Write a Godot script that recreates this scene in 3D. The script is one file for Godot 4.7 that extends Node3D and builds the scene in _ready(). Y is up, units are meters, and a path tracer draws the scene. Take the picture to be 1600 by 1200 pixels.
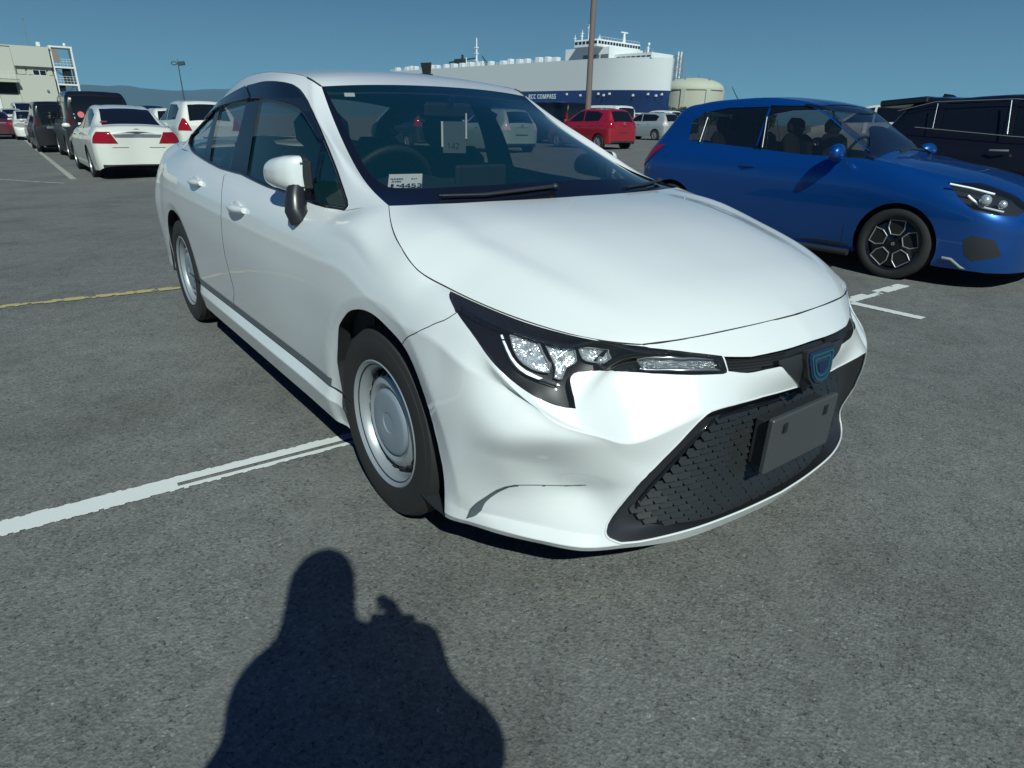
extends Node3D
# A car terminal in hard sun: a white sedan stands three-quarter on to the lens, a blue hatchback behind it, rows of cars, a car carrier and tanks beyond.

var M := {}
var rng := RandomNumberGenerator.new()
var used := {}

# ---------------------------------------------------------------- naming and nodes
func numbered(called: String) -> String:
	if not used.has(called):
		used[called] = 0
		return called
	used[called] += 1
	return "%s_%03d" % [called, used[called]]

func thing(called: String, label: String, category: String, at := Vector3.ZERO, turn := 0.0, group := "") -> Node3D:
	var o := Node3D.new()
	o.name = numbered(called)
	add_child(o)
	o.position = at
	o.rotation.y = turn
	tag(o, label, category, group)
	return o

func tag(o: Node, label: String, category := "", group := "", kind := "") -> void:
	o.set_meta("label", label)
	if category: o.set_meta("category", category)
	if group: o.set_meta("group", group)
	if kind: o.set_meta("kind", kind)

func part(called: String, mesh: Mesh, m: Material, parent: Node3D, xf := Transform3D.IDENTITY) -> MeshInstance3D:
	var o := MeshInstance3D.new()
	o.mesh = mesh
	o.material_override = m
	o.transform = xf
	if parent == self:
		o.name = numbered(called)
	else:
		var k := 0
		var nm := called
		while parent.has_node(nm):
			k += 1
			nm = "%s_%03d" % [called, k]
		o.name = nm
	parent.add_child(o)
	return o

func build(called: String, st: SurfaceTool, m: Material, parent: Node3D, xf := Transform3D.IDENTITY) -> MeshInstance3D:
	return part(called, st.commit(), m, parent, xf)

func stool() -> SurfaceTool:
	var st := SurfaceTool.new()
	st.begin(Mesh.PRIMITIVE_TRIANGLES)
	return st

func lin(r: float, g: float, b: float) -> Color:
	return Color(r, g, b).linear_to_srgb()

func mat(r: float, g: float, b: float, rough := 0.6, metal := 0.0, spec := 0.5) -> StandardMaterial3D:
	var m := StandardMaterial3D.new()
	m.albedo_color = lin(r, g, b)
	m.roughness = rough
	m.metallic = metal
	m.metallic_specular = spec
	return m

func paint(r: float, g: float, b: float, coat := 1.0, rough := 0.45, metal := 0.0) -> StandardMaterial3D:
	var m := mat(r, g, b, rough, metal)
	m.clearcoat_enabled = true
	m.clearcoat = coat
	m.clearcoat_roughness = 0.03
	return m

func pane(alpha: float, r := 0.02, g := 0.03, b := 0.03) -> StandardMaterial3D:
	var m := mat(r, g, b, 0.02)
	m.transparency = BaseMaterial3D.TRANSPARENCY_ALPHA
	m.albedo_color.a = alpha
	return m

# ---------------------------------------------------------------- plain shapes
func tri(st: SurfaceTool, a: Vector3, b: Vector3, c: Vector3, na: Vector3, nb: Vector3, nc: Vector3, ua := Vector2.ZERO, ub := Vector2.ZERO, uc := Vector2.ZERO) -> void:
	if (b - a).cross(c - a).dot(na + nb + nc) > 0.0:
		var t := b; b = c; c = t
		t = nb; nb = nc; nc = t
		var u := ub; ub = uc; uc = u
	st.set_normal(na); st.set_uv(ua); st.add_vertex(a)
	st.set_normal(nb); st.set_uv(ub); st.add_vertex(b)
	st.set_normal(nc); st.set_uv(uc); st.add_vertex(c)

func flat_tri(st: SurfaceTool, a: Vector3, b: Vector3, c: Vector3, out: Vector3) -> void:
	var n := (b - a).cross(c - a)
	if n.length_squared() < 1e-16: return
	n = n.normalized()
	if n.dot(out) < 0.0: n = -n
	tri(st, a, b, c, n, n, n)

func quad(st: SurfaceTool, a: Vector3, b: Vector3, c: Vector3, d: Vector3, out: Vector3) -> void:
	flat_tri(st, a, b, c, out)
	flat_tri(st, a, c, d, out)

# a smooth sheet through rows of points
func sheet(st: SurfaceTool, rows: Array, out: Vector3) -> void:
	var no := []
	var sign_ := 0.0
	for j in rows.size():
		var l := PackedVector3Array()
		for i in rows[j].size():
			var du: Vector3 = rows[j][mini(i + 1, rows[j].size() - 1)] - rows[j][maxi(i - 1, 0)]
			var dv: Vector3 = rows[mini(j + 1, rows.size() - 1)][i] - rows[maxi(j - 1, 0)][i]
			var q := du.cross(dv).normalized()
			sign_ += q.dot(out)
			l.append(q)
		no.append(l)
	var s := 1.0 if sign_ >= 0.0 else -1.0
	for j in rows.size() - 1:
		for i in rows[j].size() - 1:
			tri(st, rows[j][i], rows[j][i + 1], rows[j + 1][i + 1], no[j][i] * s, no[j][i + 1] * s, no[j + 1][i + 1] * s)
			tri(st, rows[j][i], rows[j + 1][i + 1], rows[j + 1][i], no[j][i] * s, no[j + 1][i + 1] * s, no[j + 1][i] * s)

func box(st: SurfaceTool, c: Vector3, s: Vector3, b := Basis.IDENTITY, bevel := 0.0) -> void:
	var h := s * 0.5
	var e := minf(bevel, minf(h.x, minf(h.y, h.z)) * 0.9)
	var cs := []
	for sx in [-1, 1]:
		for sy in [-1, 1]:
			for sz in [-1, 1]:
				var k := Vector3(sx * h.x, sy * h.y, sz * h.z)
				cs.append([k - Vector3(0, sy * e, sz * e), k - Vector3(sx * e, 0, sz * e), k - Vector3(sx * e, sy * e, 0)])
	var f := func(i: int, ax: int) -> Vector3: return c + b * cs[i][ax]
	for ax in 3:
		var bit: int = [4, 2, 1][ax]
		var o1: int = [2, 4, 4][ax]
		var o2: int = [1, 1, 2][ax]
		for s2 in [0, 1]:
			var i0: int = bit * s2
			var n := Vector3.ZERO
			n[ax] = 1.0 if s2 else -1.0
			quad(st, f.call(i0, ax), f.call(i0 + o1, ax), f.call(i0 + o1 + o2, ax), f.call(i0 + o2, ax), b * n)
	if e <= 0.0: return
	for ax in 3:
		var bit: int = [4, 2, 1][ax]
		var o1: int = [2, 4, 4][ax]
		var o2: int = [1, 1, 2][ax]
		var a1: int = [1, 0, 0][ax]
		var a2: int = [2, 2, 1][ax]
		for p in [0, 1]:
			for q in [0, 1]:
				var i: int = o1 * p + o2 * q
				var n := Vector3.ZERO
				n[a1] = 1.0 if p else -1.0
				n[a2] = 1.0 if q else -1.0
				quad(st, f.call(i, a1), f.call(i + bit, a1), f.call(i + bit, a2), f.call(i, a2), b * n)
	for i in 8:
		flat_tri(st, f.call(i, 0), f.call(i, 1), f.call(i, 2), b * cs[i][0])

func box_mesh(s: Vector3, bevel := 0.0) -> Mesh:
	var st := stool()
	box(st, Vector3.ZERO, s, Basis.IDENTITY, bevel)
	return st.commit()

func frame_of(d: Vector3) -> Basis:
	d = d.normalized()
	var a := Vector3.UP if absf(d.y) < 0.95 else Vector3.RIGHT
	var x := a.cross(d).normalized()
	return Basis(x, d.cross(x).normalized(), d)

func tube(st: SurfaceTool, pts: PackedVector3Array, r0: float, r1 := -1.0, sides := 8, caps := true, r_list := PackedFloat32Array()) -> void:
	if r1 < 0.0: r1 = r0
	var rings := []
	var last := Basis.IDENTITY
	for i in pts.size():
		var d := pts[mini(i + 1, pts.size() - 1)] - pts[maxi(i - 1, 0)]
		var bs := frame_of(d)
		if i > 0:
			var x := (last.x - bs.z * last.x.dot(bs.z)).normalized()
			bs = Basis(x, bs.z.cross(x), bs.z)
		last = bs
		var r := lerpf(r0, r1, float(i) / maxf(1, pts.size() - 1))
		if r_list.size(): r = r_list[i]
		var ring := []
		for k in sides:
			var a := TAU * k / sides
			var n: Vector3 = bs.x * cos(a) + bs.y * sin(a)
			ring.append([pts[i] + n * r, n])
		rings.append(ring)
	for i in pts.size() - 1:
		for k in sides:
			var a = rings[i][k]; var b = rings[i][(k + 1) % sides]
			var c = rings[i + 1][(k + 1) % sides]; var d = rings[i + 1][k]
			tri(st, a[0], b[0], c[0], a[1], b[1], c[1])
			tri(st, a[0], c[0], d[0], a[1], c[1], d[1])
	if caps:
		for e in [0, pts.size() - 1]:
			var out: Vector3 = pts[e] - pts[1 if e == 0 else e - 1]
			for k in range(1, sides - 1):
				flat_tri(st, rings[e][0][0], rings[e][k][0], rings[e][k + 1][0], out)

# a lathe about the x axis: profile of (x, radius); corners sharper than 35 degrees stay hard
func lathe(st: SurfaceTool, prof: PackedVector2Array, seg := 40, c := Vector3.ZERO, b := Basis.IDENTITY) -> void:
	var n := prof.size()
	for i in n - 1:
		var p := prof[i]; var q := prof[i + 1]
		var d := (q - p).normalized()
		var m := Vector2(-d.y, d.x)
		var mp := m; var mq := m
		if i > 0:
			var e := (p - prof[i - 1]).normalized()
			if e.dot(d) > 0.8: mp = (m + Vector2(-e.y, e.x)).normalized()
		if i < n - 2:
			var e := (prof[i + 2] - q).normalized()
			if e.dot(d) > 0.8: mq = (m + Vector2(-e.y, e.x)).normalized()
		for k in seg:
			var a0 := TAU * k / seg; var a1 := TAU * (k + 1) / seg
			var r0 := Vector3(0, cos(a0), sin(a0)); var r1 := Vector3(0, cos(a1), sin(a1))
			var X := Vector3.RIGHT
			var v := [X * p.x + r0 * p.y, X * p.x + r1 * p.y, X * q.x + r1 * q.y, X * q.x + r0 * q.y]
			var no := [X * mp.x + r0 * mp.y, X * mp.x + r1 * mp.y, X * mq.x + r1 * mq.y, X * mq.x + r0 * mq.y]
			for j in 4:
				v[j] = c + b * v[j]; no[j] = b * no[j]
			var uv := [Vector2(float(k) / seg, p.x), Vector2(float(k + 1) / seg, p.x), Vector2(float(k + 1) / seg, q.x), Vector2(float(k) / seg, q.x)]
			tri(st, v[0], v[1], v[2], no[0], no[1], no[2], uv[0], uv[1], uv[2])
			tri(st, v[0], v[2], v[3], no[0], no[2], no[3], uv[0], uv[2], uv[3])

# a flat outline in the plane of b.x and b.y, pushed along b.z
func prism(st: SurfaceTool, poly: PackedVector2Array, depth: float, c := Vector3.ZERO, b := Basis.IDENTITY) -> void:
	var t := Geometry2D.triangulate_polygon(poly)
	for i in range(0, t.size(), 3):
		var v := []
		for j in 3:
			var p := poly[t[i + j]]
			v.append(c + b.x * p.x + b.y * p.y)
		flat_tri(st, v[0], v[1], v[2], -b.z)
		flat_tri(st, v[0] + b.z * depth, v[1] + b.z * depth, v[2] + b.z * depth, b.z)
	var cw := Geometry2D.is_polygon_clockwise(poly)
	for i in poly.size():
		var p := poly[i]; var q := poly[(i + 1) % poly.size()]
		var a := c + b.x * p.x + b.y * p.y
		var e := c + b.x * q.x + b.y * q.y
		var o := Vector2(q.y - p.y, p.x - q.x)
		if cw: o = -o
		quad(st, a, e, e + b.z * depth, a + b.z * depth, b.x * o.x + b.y * o.y)

func ellipsoid(st: SurfaceTool, c: Vector3, r: Vector3, b := Basis.IDENTITY, rings := 8, seg := 12, lo := 0.0, hi := PI) -> void:
	for i in rings:
		for k in seg:
			var v := []; var no := []
			for q in [[i, k], [i, k + 1], [i + 1, k + 1], [i + 1, k]]:
				var th: float = lerpf(lo, hi, float(q[0]) / rings)
				var ph: float = TAU * float(q[1]) / seg
				var d := Vector3(sin(th) * cos(ph), cos(th), sin(th) * sin(ph))
				v.append(c + b * (d * r))
				no.append((b * (d / r)).normalized())
			tri(st, v[0], v[1], v[2], no[0], no[1], no[2])
			tri(st, v[0], v[2], v[3], no[0], no[2], no[3])

# ---------------------------------------------------------------- smooth panels: a net of points that the surface passes through
class Surf:
	var n := 8
	var w := 0
	var h := 0
	var P := PackedVector3Array()
	var N := PackedVector3Array()

	static func knots(lines: Array) -> PackedFloat32Array:
		var k := PackedFloat32Array([0.0])
		for i in lines[0].size() - 1:
			var d := 0.0
			for l in lines: d += (l[i + 1] - l[i]).length()
			k.append(k[i] + maxf(d / lines.size(), 1e-4))
		return k

	static func curve(p: PackedVector3Array, k: PackedFloat32Array, n: int, kinks: Array) -> PackedVector3Array:
		var c := p.size()
		var d := PackedVector3Array()
		var h := PackedFloat32Array()
		for i in c - 1:
			h.append(k[i + 1] - k[i])
			d.append((p[i + 1] - p[i]) / h[i])
		var ml := PackedVector3Array(); var mr := PackedVector3Array()
		ml.resize(c); mr.resize(c)
		for i in c:
			if i == 0:
				mr[0] = d[0] if c < 3 or kinks.has(1) else d[0] * 1.5 - (d[0] * h[1] + d[1] * h[0]) / (h[0] + h[1]) * 0.5
			elif i == c - 1:
				ml[i] = d[i - 1] if c < 3 or kinks.has(c - 2) else d[i - 1] * 1.5 - (d[i - 2] * h[i - 1] + d[i - 1] * h[i - 2]) / (h[i - 1] + h[i - 2]) * 0.5
			elif kinks.has(i):
				ml[i] = d[i - 1]; mr[i] = d[i]
			else:
				var m := (d[i - 1] * h[i] + d[i] * h[i - 1]) / (h[i - 1] + h[i])
				ml[i] = m; mr[i] = m
		var out := PackedVector3Array()
		for i in c - 1:
			for a in n:
				var t := float(a) / n
				var t2 := t * t; var t3 := t2 * t
				out.append(p[i] * (2 * t3 - 3 * t2 + 1) + mr[i] * (h[i] * (t3 - 2 * t2 + t)) + p[i + 1] * (3 * t2 - 2 * t3) + ml[i + 1] * (h[i] * (t3 - t2)))
		out.append(p[c - 1])
		return out

	# numbers: rows of points (ahead, to the right, up) in the car's own axes
	static func of(cols: int, numbers: Array, sub := 8, ks := [], kt := []) -> Surf:
		var rows := []
		var row := PackedVector3Array()
		for i in range(0, numbers.size(), 3):
			row.append(Vector3(-numbers[i + 1], numbers[i + 2], numbers[i]))
			if row.size() == cols:
				rows.append(row)
				row = PackedVector3Array()
		return Surf.from_rows(rows, sub, ks, kt)

	static func from_rows(rows: Array, sub := 8, ks := [], kt := []) -> Surf:
		var s := Surf.new()
		s.n = sub
		var k := knots(rows)
		var lines := []
		for r in rows: lines.append(curve(r, k, sub, ks))
		s.w = lines[0].size()
		var kk := PackedFloat32Array([0.0])
		for j in rows.size() - 1:
			var d := 0.0
			for i in s.w: d += (lines[j + 1][i] - lines[j][i]).length()
			kk.append(kk[j] + maxf(d / s.w, 1e-4))
		var cols := []
		for i in s.w:
			var c := PackedVector3Array()
			for j in rows.size(): c.append(lines[j][i])
			cols.append(curve(c, kk, sub, kt))
		s.h = cols[0].size()
		for j in s.h:
			for i in s.w: s.P.append(cols[i][j])
		s.refresh()
		return s

	func refresh() -> void:
		var mid := Vector3.ZERO
		for p in P: mid += p
		mid /= P.size()
		mid.x = 0.0; mid.y = 0.55
		var side := 0.0
		N.clear()
		for j in h:
			for i in w:
				var du := P[j * w + mini(i + 1, w - 1)] - P[j * w + maxi(i - 1, 0)]
				var dv := P[mini(j + 1, h - 1) * w + i] - P[maxi(j - 1, 0) * w + i]
				var q := du.cross(dv).normalized()
				if absf(P[j * w + i].x) < 1e-4 and absf(q.x) < 0.97:
					q.x = 0.0
					q = q.normalized()
				N.append(q)
				side += q.dot(P[j * w + i] - mid)
		if side < 0.0:
			for i in N.size(): N[i] = -N[i]

	func at(st: Vector2, off := 0.0) -> Vector3:
		return mix(P, st) + mix(N, st).normalized() * off

	func normal(st: Vector2) -> Vector3:
		return mix(N, st).normalized()

	func mix(A: PackedVector3Array, st: Vector2) -> Vector3:
		var x := clampf(st.x * n, 0.0, w - 1.001)
		var y := clampf(st.y * n, 0.0, h - 1.001)
		var i := int(x); var j := int(y)
		var a := x - i; var b := y - j
		var k := j * w + i
		return A[k].lerp(A[k + 1], a).lerp(A[k + w].lerp(A[k + w + 1], a), b)

	# flat coordinates of every point for cutting: "st" the net's own, "uh" from the side, "rh" from the front, "ur" from above
	func flat(how: String) -> PackedVector2Array:
		var q := PackedVector2Array()
		for j in h:
			for i in w:
				var p := P[j * w + i]
				match how:
					"uh": q.append(Vector2(p.z, p.y))
					"rh": q.append(Vector2(-p.x, p.y))
					"ur": q.append(Vector2(p.z, -p.x))
					_: q.append(Vector2(float(i) / n, float(j) / n))
		return q

func poly(a: Array) -> PackedVector2Array:
	var p := PackedVector2Array()
	for i in range(0, a.size(), 2): p.append(Vector2(a[i], a[i + 1]))
	return p

# cuts a panel out of a surface: cuts = [[outline, keep the inside?], ...]; box = first and last column and row of the net; returns whether anything was left
func cut(st: SurfaceTool, s: Surf, cuts: Array, off := 0.0, side := 1.0, how := "st", range_st := Rect2(-1, -1, 999, 999)) -> int:
	var q := s.flat(how)
	var ins := []
	var rects := []
	for c in cuts:
		var f := PackedByteArray()
		f.resize(q.size())
		var bb := Rect2(c[0][0], Vector2.ZERO)
		for p in c[0]: bb = bb.expand(p)
		for i in q.size(): f[i] = 1 if bb.has_point(q[i]) and Geometry2D.is_point_in_polygon(q[i], c[0]) else 0
		ins.append(f)
		rects.append(bb)
	var count := 0
	var m := Vector3(side, 1, 1)
	for j in s.h - 1:
		var cj := (j + 0.5) / s.n
		if cj < range_st.position.y or cj > range_st.end.y: continue
		for i in s.w - 1:
			var ci := (i + 0.5) / s.n
			if ci < range_st.position.x or ci > range_st.end.x: continue
			var k := j * s.w + i
			for ids in [[k, k + 1, k + s.w + 1], [k, k + s.w + 1, k + s.w]]:
				var a: int = ids[0]; var b: int = ids[1]; var c: int = ids[2]
				var t := PackedVector2Array([q[a], q[b], q[c]])
				var left: Array = [t]
				var whole := true
				var bb := Rect2(t[0], Vector2.ZERO).expand(t[1]).expand(t[2])
				for z in cuts.size():
					var cnt: int = ins[z][a] + ins[z][b] + ins[z][c]
					var keep: bool = cuts[z][1]
					var mixed := cnt == 1 or cnt == 2
					if not mixed and bb.intersects(rects[z], true):
						for p in cuts[z][0]:
							if bb.has_point(p):
								mixed = true
								break
					if not mixed:
						if (cnt == 3) != keep:
							left = []
							break
						continue
					whole = false
					var nxt := []
					for g in left:
						for r in (Geometry2D.intersect_polygons(g, cuts[z][0]) if keep else Geometry2D.clip_polygons(g, cuts[z][0])):
							if r.size() > 2 and not Geometry2D.is_polygon_clockwise(r): nxt.append(r)
					left = nxt
					if left.is_empty(): break
				if left.is_empty(): continue
				if whole:
					count += 1
					var na := s.N[a]; var nb := s.N[b]; var nc := s.N[c]
					tri(st, (s.P[a] + na * off) * m, (s.P[b] + nb * off) * m, (s.P[c] + nc * off) * m, na * m, nb * m, nc * m, t[0], t[1], t[2])
					continue
				var e0 := t[1] - t[0]; var e1 := t[2] - t[0]
				var det := e0.cross(e1)
				if absf(det) < 1e-10: continue
				for g in left:
					var idx := Geometry2D.triangulate_polygon(g)
					var pv := []; var nv := []
					for p in g:
						var d: Vector2 = p - t[0]
						var y := d.cross(e1) / det
						var z2 := e0.cross(d) / det
						var nn := (s.N[a] * (1 - y - z2) + s.N[b] * y + s.N[c] * z2).normalized()
						pv.append((s.P[a] * (1 - y - z2) + s.P[b] * y + s.P[c] * z2 + nn * off) * m)
						nv.append(nn * m)
					for x in range(0, idx.size(), 3):
						count += 1
						tri(st, pv[idx[x]], pv[idx[x + 1]], pv[idx[x + 2]], nv[idx[x]], nv[idx[x + 1]], nv[idx[x + 2]], g[idx[x]], g[idx[x + 1]], g[idx[x + 2]])
	return count

func dense(line: PackedVector2Array, step: float, closed: bool) -> PackedVector2Array:
	var out := PackedVector2Array()
	var n := line.size()
	for i in (n if closed else n - 1):
		var a := line[i]; var b := line[(i + 1) % n]
		var k := maxi(1, int(ceil((b - a).length() / step)))
		for j in k: out.append(a.lerp(b, float(j) / k))
	if not closed: out.append(line[n - 1])
	return out

# the turned-in edge of an opening or a panel
func flange(st: SurfaceTool, s: Surf, line: PackedVector2Array, from: float, to: float, side := 1.0, closed := true) -> void:
	var l := dense(line, 0.12, closed)
	var m := Vector3(side, 1, 1)
	var n := l.size()
	for i in (n if closed else n - 1):
		var a := l[i]; var b := l[(i + 1) % n]
		if a.x < 0.001 and b.x < 0.001: continue
		var p := s.at(a) * m; var q := s.at(b) * m
		var na := s.normal(a) * m; var nb := s.normal(b) * m
		quad(st, p + na * from, q + nb * from, q + nb * to, p + na * to, (q - p).cross(na))

# a seam or a bead that follows a panel
func bead(st: SurfaceTool, s: Surf, line: PackedVector2Array, r: float, off: float, side := 1.0, closed := false, sides := 5) -> void:
	var l := dense(line, 0.15, closed)
	var pts := PackedVector3Array()
	for p in l: pts.append(s.at(p, off) * Vector3(side, 1, 1))
	if closed: pts.append(pts[0])
	tube(st, pts, r, r, sides, not closed)

# ---------------------------------------------------------------- the white sedan's panel nets: ahead of the front axle, to the right, above the ground, in metres
const SIDE_NET := [0.845, 0, 0.750, 0.828, 0.200, 0.745, 0.785, 0.385, 0.734, 0.740, 0.493, 0.727, 0.686, 0.580, 0.739, 0.638, 0.621, 0.746, 0.522, 0.687, 0.763, 0.366, 0.735, 0.787, 0.275, 0.756, 0.803, 0.165, 0.785, 0.835, 0.060, 0.780, 0.885, -0.164, 0.695, 0.967, -0.420, 0.750, 0.925, -1.000, 0.768, 0.928, -1.550, 0.768, 0.945, -2.100, 0.758, 0.975, -2.500, 0.735, 1.010, -2.950, 0.690, 1.010, -3.300, 0.630, 1.035, -3.440, 0.500, 1.030, -3.490, 0, 1.030, 0.905, 0, 0.692, 0.884, 0.200, 0.690, 0.812, 0.390, 0.698, 0.735, 0.520, 0.700, 0.675, 0.610, 0.688, 0.635, 0.690, 0.690, 0.545, 0.750, 0.728, 0.430, 0.785, 0.765, 0.310, 0.785, 0.790, 0.170, 0.815, 0.800, 0.030, 0.820, 0.840, -0.170, 0.802, 0.908, -0.430, 0.803, 0.893, -1.000, 0.811, 0.898, -1.550, 0.813, 0.912, -2.100, 0.808, 0.935, -2.500, 0.795, 0.955, -2.950, 0.765, 0.960, -3.300, 0.710, 0.980, -3.460, 0.530, 0.985, -3.510, 0, 0.985, 0.925, 0, 0.640, 0.905, 0.200, 0.647, 0.828, 0.400, 0.657, 0.705, 0.545, 0.655, 0.712, 0.681, 0.592, 0.648, 0.743, 0.614, 0.580, 0.808, 0.680, 0.478, 0.811, 0.735, 0.350, 0.812, 0.765, 0.180, 0.838, 0.765, 0.020, 0.843, 0.790, -0.175, 0.830, 0.850, -0.450, 0.830, 0.850, -1.000, 0.838, 0.855, -1.550, 0.842, 0.865, -2.100, 0.842, 0.880, -2.500, 0.838, 0.890, -2.950, 0.815, 0.890, -3.300, 0.755, 0.890, -3.470, 0.560, 0.900, -3.510, 0, 0.900, 0.906, 0, 0.558, 0.900, 0.200, 0.566, 0.886, 0.395, 0.577, 0.815, 0.576, 0.516, 0.772, 0.654, 0.537, 0.709, 0.729, 0.567, 0.601, 0.784, 0.624, 0.500, 0.852, 0.670, 0.375, 0.858, 0.700, 0.185, 0.862, 0.700, 0.010, 0.862, 0.730, -0.180, 0.855, 0.770, -0.475, 0.852, 0.770, -1.000, 0.858, 0.775, -1.550, 0.864, 0.785, -2.100, 0.866, 0.795, -2.500, 0.862, 0.800, -2.950, 0.842, 0.800, -3.300, 0.790, 0.800, -3.490, 0.570, 0.800, -3.520, 0, 0.800, 0.912, 0, 0.470, 0.905, 0.200, 0.470, 0.872, 0.430, 0.490, 0.812, 0.553, 0.455, 0.768, 0.646, 0.503, 0.708, 0.739, 0.522, 0.620, 0.825, 0.540, 0.500, 0.862, 0.560, 0.390, 0.874, 0.580, 0.190, 0.872, 0.620, 0, 0.872, 0.660, -0.190, 0.866, 0.670, -0.490, 0.858, 0.670, -1.000, 0.864, 0.675, -1.550, 0.868, 0.680, -2.100, 0.870, 0.690, -2.500, 0.868, 0.700, -2.950, 0.856, 0.700, -3.300, 0.810, 0.700, -3.500, 0.575, 0.700, -3.530, 0, 0.700, 0.912, 0, 0.380, 0.905, 0.200, 0.380, 0.866, 0.430, 0.400, 0.818, 0.537, 0.392, 0.738, 0.632, 0.410, 0.657, 0.711, 0.420, 0.585, 0.810, 0.440, 0.485, 0.858, 0.440, 0.395, 0.874, 0.450, 0.190, 0.873, 0.500, 0, 0.873, 0.540, -0.200, 0.868, 0.560, -0.500, 0.858, 0.560, -1.000, 0.862, 0.560, -1.550, 0.864, 0.560, -2.100, 0.866, 0.570, -2.500, 0.866, 0.580, -2.950, 0.856, 0.580, -3.320, 0.810, 0.580, -3.520, 0.575, 0.580, -3.545, 0, 0.580, 0.910, 0, 0.300, 0.900, 0.200, 0.300, 0.868, 0.420, 0.300, 0.800, 0.555, 0.320, 0.702, 0.620, 0.335, 0.632, 0.706, 0.335, 0.557, 0.776, 0.322, 0.470, 0.843, 0.310, 0.400, 0.870, 0.330, 0.190, 0.870, 0.380, 0, 0.870, 0.420, -0.210, 0.866, 0.440, -0.510, 0.855, 0.440, -1.000, 0.855, 0.440, -1.550, 0.856, 0.440, -2.100, 0.860, 0.450, -2.500, 0.864, 0.460, -2.950, 0.850, 0.460, -3.320, 0.800, 0.460, -3.530, 0.570, 0.460, -3.555, 0, 0.460, 0.908, 0, 0.245, 0.897, 0.200, 0.245, 0.863, 0.410, 0.245, 0.800, 0.555, 0.240, 0.735, 0.640, 0.238, 0.625, 0.725, 0.240, 0.525, 0.790, 0.240, 0.465, 0.828, 0.235, 0.400, 0.865, 0.250, 0.190, 0.868, 0.280, 0, 0.866, 0.310, -0.220, 0.860, 0.320, -0.510, 0.846, 0.315, -1.000, 0.844, 0.315, -1.550, 0.845, 0.315, -2.100, 0.852, 0.320, -2.500, 0.860, 0.330, -2.950, 0.840, 0.330, -3.320, 0.790, 0.330, -3.520, 0.560, 0.330, -3.540, 0, 0.330, 0.905, 0, 0.212, 0.893, 0.200, 0.212, 0.860, 0.405, 0.212, 0.808, 0.550, 0.209, 0.748, 0.655, 0.207, 0.655, 0.728, 0.207, 0.560, 0.783, 0.205, 0.462, 0.828, 0.200, 0.400, 0.863, 0.200, 0.190, 0.866, 0.210, 0, 0.868, 0.240, -0.230, 0.869, 0.265, -0.510, 0.866, 0.270, -1.000, 0.866, 0.270, -1.550, 0.866, 0.270, -2.100, 0.866, 0.272, -2.500, 0.862, 0.270, -2.950, 0.842, 0.270, -3.320, 0.790, 0.270, -3.520, 0.560, 0.270, -3.540, 0, 0.270, 0.885, 0, 0.172, 0.873, 0.200, 0.173, 0.843, 0.400, 0.176, 0.795, 0.545, 0.187, 0.735, 0.650, 0.187, 0.640, 0.720, 0.186, 0.550, 0.775, 0.184, 0.450, 0.820, 0.180, 0.390, 0.855, 0.175, 0.190, 0.858, 0.180, 0, 0.858, 0.180, -0.230, 0.850, 0.182, -0.510, 0.845, 0.182, -1.000, 0.845, 0.182, -1.550, 0.845, 0.182, -2.100, 0.845, 0.182, -2.500, 0.845, 0.190, -2.950, 0.820, 0.200, -3.300, 0.770, 0.200, -3.480, 0.550, 0.200, -3.500, 0, 0.200]
const HOOD_NET := [-0.020, 0, 0.978, 0.189, 0, 0.957, 0.285, 0, 0.941, 0.382, 0, 0.921, 0.461, 0, 0.900, 0.597, 0, 0.860, 0.708, 0, 0.822, 0.760, 0, 0.798, 0.845, 0, 0.750, -0.035, 0.208, 0.976, 0.176, 0.234, 0.956, 0.273, 0.235, 0.940, 0.371, 0.227, 0.920, 0.451, 0.221, 0.900, 0.589, 0.206, 0.859, 0.701, 0.186, 0.820, 0.752, 0.174, 0.796, 0.832, 0.148, 0.746, -0.066, 0.382, 0.974, 0.147, 0.429, 0.949, 0.246, 0.432, 0.931, 0.348, 0.416, 0.911, 0.430, 0.404, 0.891, 0.573, 0.378, 0.850, 0.685, 0.342, 0.811, 0.736, 0.319, 0.787, 0.811, 0.271, 0.741, -0.097, 0.500, 0.971, 0.120, 0.562, 0.934, 0.221, 0.565, 0.911, 0.325, 0.544, 0.890, 0.410, 0.529, 0.870, 0.557, 0.495, 0.832, 0.670, 0.447, 0.796, 0.720, 0.418, 0.775, 0.792, 0.355, 0.736, -0.123, 0.584, 0.970, 0.096, 0.655, 0.933, 0.199, 0.659, 0.905, 0.305, 0.635, 0.881, 0.393, 0.617, 0.861, 0.543, 0.577, 0.821, 0.658, 0.522, 0.782, 0.707, 0.487, 0.762, 0.773, 0.414, 0.732, -0.145, 0.646, 0.968, 0.077, 0.725, 0.911, 0.180, 0.730, 0.872, 0.289, 0.703, 0.845, 0.378, 0.684, 0.827, 0.532, 0.639, 0.793, 0.647, 0.578, 0.764, 0.696, 0.539, 0.750, 0.754, 0.458, 0.729, -0.164, 0.695, 0.967, 0.060, 0.780, 0.887, 0.165, 0.785, 0.837, 0.275, 0.756, 0.806, 0.366, 0.735, 0.789, 0.522, 0.687, 0.765, 0.638, 0.621, 0.746, 0.686, 0.580, 0.739, 0.740, 0.493, 0.727]
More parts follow.
